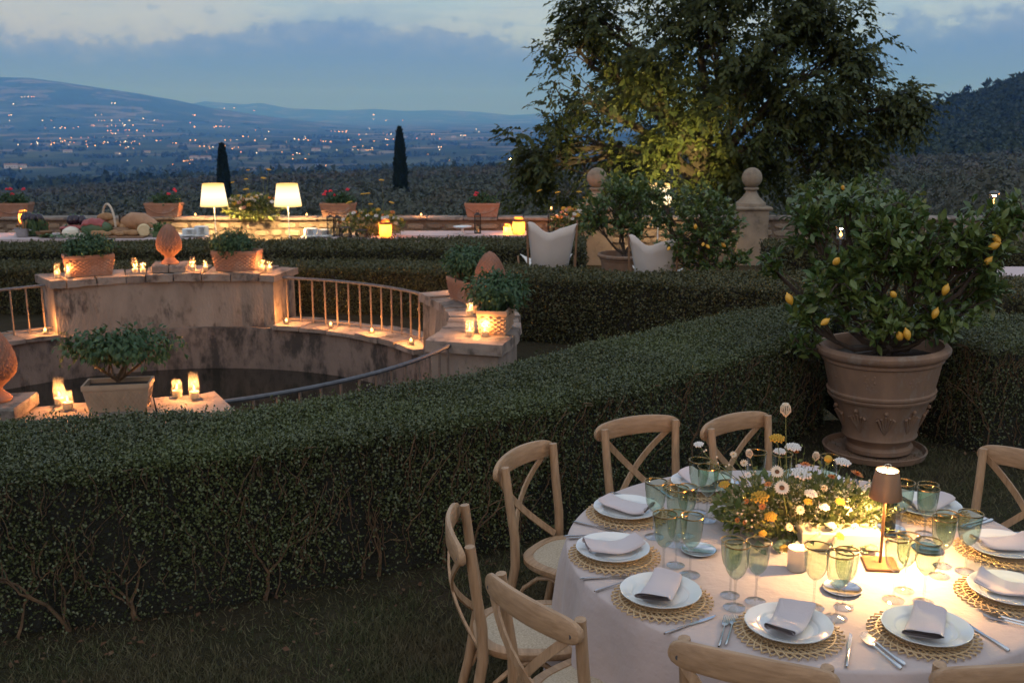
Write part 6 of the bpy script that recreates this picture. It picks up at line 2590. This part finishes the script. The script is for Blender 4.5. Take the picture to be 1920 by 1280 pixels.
vo_, sV = votive(), {}
put(vo_, sV, (.965, 3.99, ZTAB + .001), 0, 'glowing votive candle behind the yellow flowers on the left of the bouquet')
put(vo_, sV, (1.025, 3.485, ZTAB + .001), 0, 'pale votive candle in front of the bouquet')
tr = thing('flower_trough', 'cream rectangular trough under the bouquet behind the lamp', 'trough', (1.24, 3.70, ZTAB + .001), R(-4))
mb = MB()
mb.box((0, 0, .035), (.30, .11, .07), bev=.006)
mb.build('trough_body', pmat('cream_paint', (.70, .58, .40), (.64, .52, .36), scale=5, rough=.6), tr)

# ---- the centrepiece bouquet
bq = thing('flower_arrangement', 'wild meadow bouquet in the middle of the dining table', 'flowers', (1.13, 3.83, ZTAB))
b0 = np.array([1.13, 3.83, ZTAB])
n = 1900
p, dd = in_blob(np.array([.0, .03, .085]), np.array([.34, .19, .115]), n, .5)
p[:, 2] = np.maximum(p[:, 2], .006 + .03 * rng.random(n))
lf = link('foliage', leafmesh('foliage', [scatter(LEAF4, p, dd + np.array([0, -.1, .45]) + rng.normal(size=(n, 3)) * .7, rvec(n) + np.array([0, -.2, .6]), rng.uniform(.018, .06, n))], M['flower_leaf']), bq)
tag(lf, kind='stuff')
# tiny filler flowers
n = 900
p, dd = in_blob(np.array([.04, -.0, .10]), np.array([.30, .17, .11]), n, .3)
p[:, 2] = np.maximum(p[:, 2], .02)
fl2 = link('filler_blossom', leafmesh('filler_blossom', [scatter(LEAF2, np.repeat(p, 4, 0), rvec(n * 4), rvec(n * 4), rng.uniform(.006, .013, n * 4))], leafmat('filler_petal', [(.72, .68, .55), (.70, .58, .28), (.75, .72, .66)], rough=.7, transl=.3)), bq)
tag(fl2, kind='stuff')
stm = MB()
FL = [(1457, 822, 'yarrow', 17, 3.80), (1425, 932, 'yarrow', 20, 3.72), (1358, 908, 'yarrow', 12, 3.78), (1445, 968, 'yarrow', 14, 3.66), (1470, 1028, 'yarrow', 10, 3.52), (1473, 768, 'closed', 12, 3.82),
      (1487, 838, 'lace', 17, 3.86), (1503, 888, 'lace', 21, 3.76), (1462, 846, 'lace', 13, 3.84), (1310, 833, 'lace', 11, 3.86), (1580, 866, 'lace', 17, 3.86), (1457, 884, 'daisy', 14, 3.72), (1466, 914, 'daisy', 16, 3.68), (1375, 852, 'cream', 12, 3.86), (1395, 868, 'cream', 13, 3.84), (1402, 890, 'white', 12, 3.80),
      (1510, 872, 'orange', 13, 3.84), (1606, 890, 'orange', 16, 3.82), (1440, 908, 'orange', 9, 3.74), (1492, 848, 'orange', 8, 3.84), (1430, 950, 'orange', 9, 3.68), (1383, 975, 'orange', 7, 3.70), (1397, 979, 'orange', 6, 3.68), (1553, 860, 'bud', 8, 3.80), (1560, 895, 'orange', 12, 3.82),
      (1590, 958, 'white', 16, 3.72), (1628, 952, 'white', 15, 3.76), (1603, 988, 'white', 15, 3.70), (1500, 956, 'cream', 16, 3.68), (1480, 988, 'cream', 13, 3.64), (1535, 1002, 'cream', 12, 3.62), (1520, 925, 'lace', 14, 3.74), (1545, 915, 'cream', 13, 3.78),
      (1618, 925, 'lace', 14, 3.84), (1575, 1005, 'yarrow', 10, 3.62), (1495, 1018, 'white', 8, 3.58), (1430, 1000, 'yarrow', 9, 3.62), (1545, 950, 'lace', 12, 3.70), (1575, 940, 'yarrow', 11, 3.72), (1640, 970, 'lace', 11, 3.78), (1515, 940, 'yarrow', 10, 3.72), (1560, 985, 'lace', 10, 3.66), (1400, 940, 'orange', 8, 3.74), (1660, 930, 'closed', 8, 3.82), (1530, 855, 'closed', 8, 3.84), (1405, 850, 'closed', 8, 3.86)]
for (px, py, kind, r, Y) in FL:
    k = Y / 1.0 / FPX
    v_ = (py - 640) / FPX
    Zd = Y / (cP - v_ * sP)
    pw = np.array([(px - 960) / FPX * Zd, Y, z_at(py, Y)]) - b0
    pw[2] = max(pw[2], .02)
    base = (pw[0] * .55, pw[1] * .4 + .01, .02)
    flower_at(bq, kind, pw, base, r * Zd / FPX * (.58 if kind in ('white', 'cream', 'daisyw') else .84 if kind in ('lace', 'yarrow', 'orange') else 1.0), (0, -.75, .45) if kind in ('daisy', 'daisyw', 'white', 'cream') else ((0, -.2, .6) if kind in ('yarrow', 'lace') else None), stm)
# wiry sprays leaning out
for (px, py, Y, m_) in ((1320, 850, 3.84, 5), (1372, 860, 3.86, 5), (1690, 955, 3.80, 9), (1660, 940, 3.84, 7), (1385, 965, 3.70, 5), (1400, 990, 3.66, 4), (1640, 900, 3.85, 5)):
    v_ = (py - 640) / FPX
    Zd = Y / (cP - v_ * sP)
    e = Vector(np.array([(px - 960) / FPX * Zd, Y, z_at(py, Y)]) - b0)
    s0 = Vector((e.x * .3, 0, .05))
    m1 = s0.lerp(e, .5) + Vector((0, 0, .03))
    stm.tube([s0, m1, e], [.002, .0016, .001], 4, caps=False)
    spr = MB()
    for q in range(m_):
        f = .4 + .6 * q / max(m_ - 1, 1)
        c_ = s0.lerp(m1, f * 2) if f < .5 else m1.lerp(e, f * 2 - 1)
        for w_ in range(2):
            t_ = c_ + Vector((random.gauss(0, .012), random.gauss(0, .012), random.gauss(.01, .012)))
            spr.tube([c_, t_], .0008, 3, 1, caps=False)
            spr.ball(t_, .0045, 5, 4, 0)
    tag(spr.build('seed_spray', [M['cream_petal'], M['green_stem']], bq, True), kind='stuff')
# upright grassy sprigs between the flowers
sp_ = []
for q in range(150):
    x = random.uniform(-.30, .33)
    y = random.uniform(-.14, .14)
    h_ = random.uniform(.12, .33) * (1 - .5 * abs(x) / .3)
    e = Vector((x * 1.12, y - .02, h_))
    s0 = Vector((x * .6, y * .6, .03))
    stm.tube([s0, s0.lerp(e, .5) + Vector((random.gauss(0, .008), random.gauss(0, .008), .008)), e], [.0013, .0011, .0007], 3, caps=False)
    for w_ in range(9):
        f = .35 + .65 * w_ / 8
        sp_.append(tuple(s0.lerp(e, f) + Vector((random.gauss(0, .004), random.gauss(0, .004), 0))))
p = np.array(sp_)
n = len(p)
sg = link('sprig_leaf', leafmesh('sprig_leaf', [scatter(LEAF2, p, rvec(n) + np.array([0, 0, .5]), rvec(n), rng.uniform(.010, .026, n))], M['flower_leaf']), bq)
tag(sg, kind='stuff')
# eucalyptus leaves at the foot
n = 60
p = np.stack([rng.uniform(-.26, .22, n), rng.uniform(-.22, -.05, n), rng.uniform(.008, .05, n)], -1)
eu = link('eucalyptus_leaf', leafmesh('eucalyptus_leaf', [scatter((LEAF4[0] * np.array([1.7, 1, 1], np.float32), LEAF4[1]), p, rvec(n) * np.array([1, 1, .3]), np.tile([0, -.3, 1.0], (n, 1)) + rng.normal(size=(n, 3)) * .3, rng.uniform(.03, .05, n))], leafmat('eucalyptus', [(.10, .14, .09), (.14, .18, .12), (.12, .15, .11)], rough=.6, transl=.2)), bq)
tag(eu, kind='stuff')


stm.build('stems', M['green_stem'], bq)


# ================================================================== stake lanterns among the lemon trees
def stake_lantern(px, py, Y, label):
    zc = z_at(py, Y)
    z0 = float(gz_garden(np.array(kY(px, Y)), np.array(Y)))
    o = thing('stake_lantern', label, 'lantern', (kY(px, Y), Y, z0), 0, 'candle stakes among the lemon trees')
    h = zc - z0
    mb = MB()
    mb.tube([(0, 0, -.05), (0, 0, h - .05)], .010, 6)
    mb.build('stake', M['iron'], o, True)
    mb = MB()
    mb.lathe([(.02, h - .055), (.04, h - .045), (.048, h + .05), (.046, h + .05), (.036, h - .04), (.002, h - .045)], 16)
    mb.build('glass_cup', M['clear_glass'], o, True)
    mb = MB()
    mb.lathe([(.055, h + .075), (.03, h + .095), (.003, h + .10)], 14)
    mb.tube([(.046, 0, h + .045), (.05, 0, h + .078)], .003, 4)
    mb.tube([(-.046, 0, h + .045), (-.05, 0, h + .078)], .003, 4)
    mb.build('cap', M['iron'], o, True)
    mb = MB()
    mb.lathe([(r * 2.2, z * 1.3) for r, z in FLAME_PROF], 10, c=(0, 0, h - .03))
    mb.build('flame', M['flame'], o, True)
    point_light('flame_light', o, (0, 0, h + .055), 14.0, radius=.02)


stake_lantern(1592, 438, 10.2, 'candle lantern on a stake showing through the left of the big lemon crown')
stake_lantern(1705, 378, 15.2, 'candle lantern on a stake above the distant lemon tree')
stake_lantern(1880, 376, 10.4, 'candle lantern on a stake at the upper right of the big lemon crown')

# ================================================================== evening haze
mb = MB()
mb.box((0, 0, 230), (53000, 53000, 720))
hz_o = mb.build('haze', [], None)
m = bpy.data.materials.new('haze')
m.use_nodes = True
m.node_tree.nodes.clear()
pv = m.node_tree.nodes.new('ShaderNodeVolumePrincipled')
pv.inputs['Color'].default_value = (.13, .39, 1.0, 1)
pv.inputs['Absorption Color'].default_value = (1, 1, 1, 1)
pv.inputs["Density"].default_value = 1.4e-4
pv.inputs['Anisotropy'].default_value = .1
mo = m.node_tree.nodes.new('ShaderNodeOutputMaterial')
m.node_tree.links.new(pv.outputs[0], mo.inputs['Volume'])
hz_o.data.materials.clear()
hz_o.data.materials.append(m)
tag(hz_o, 'blue evening haze filling the air over the valley', 'haze', kind='stuff')
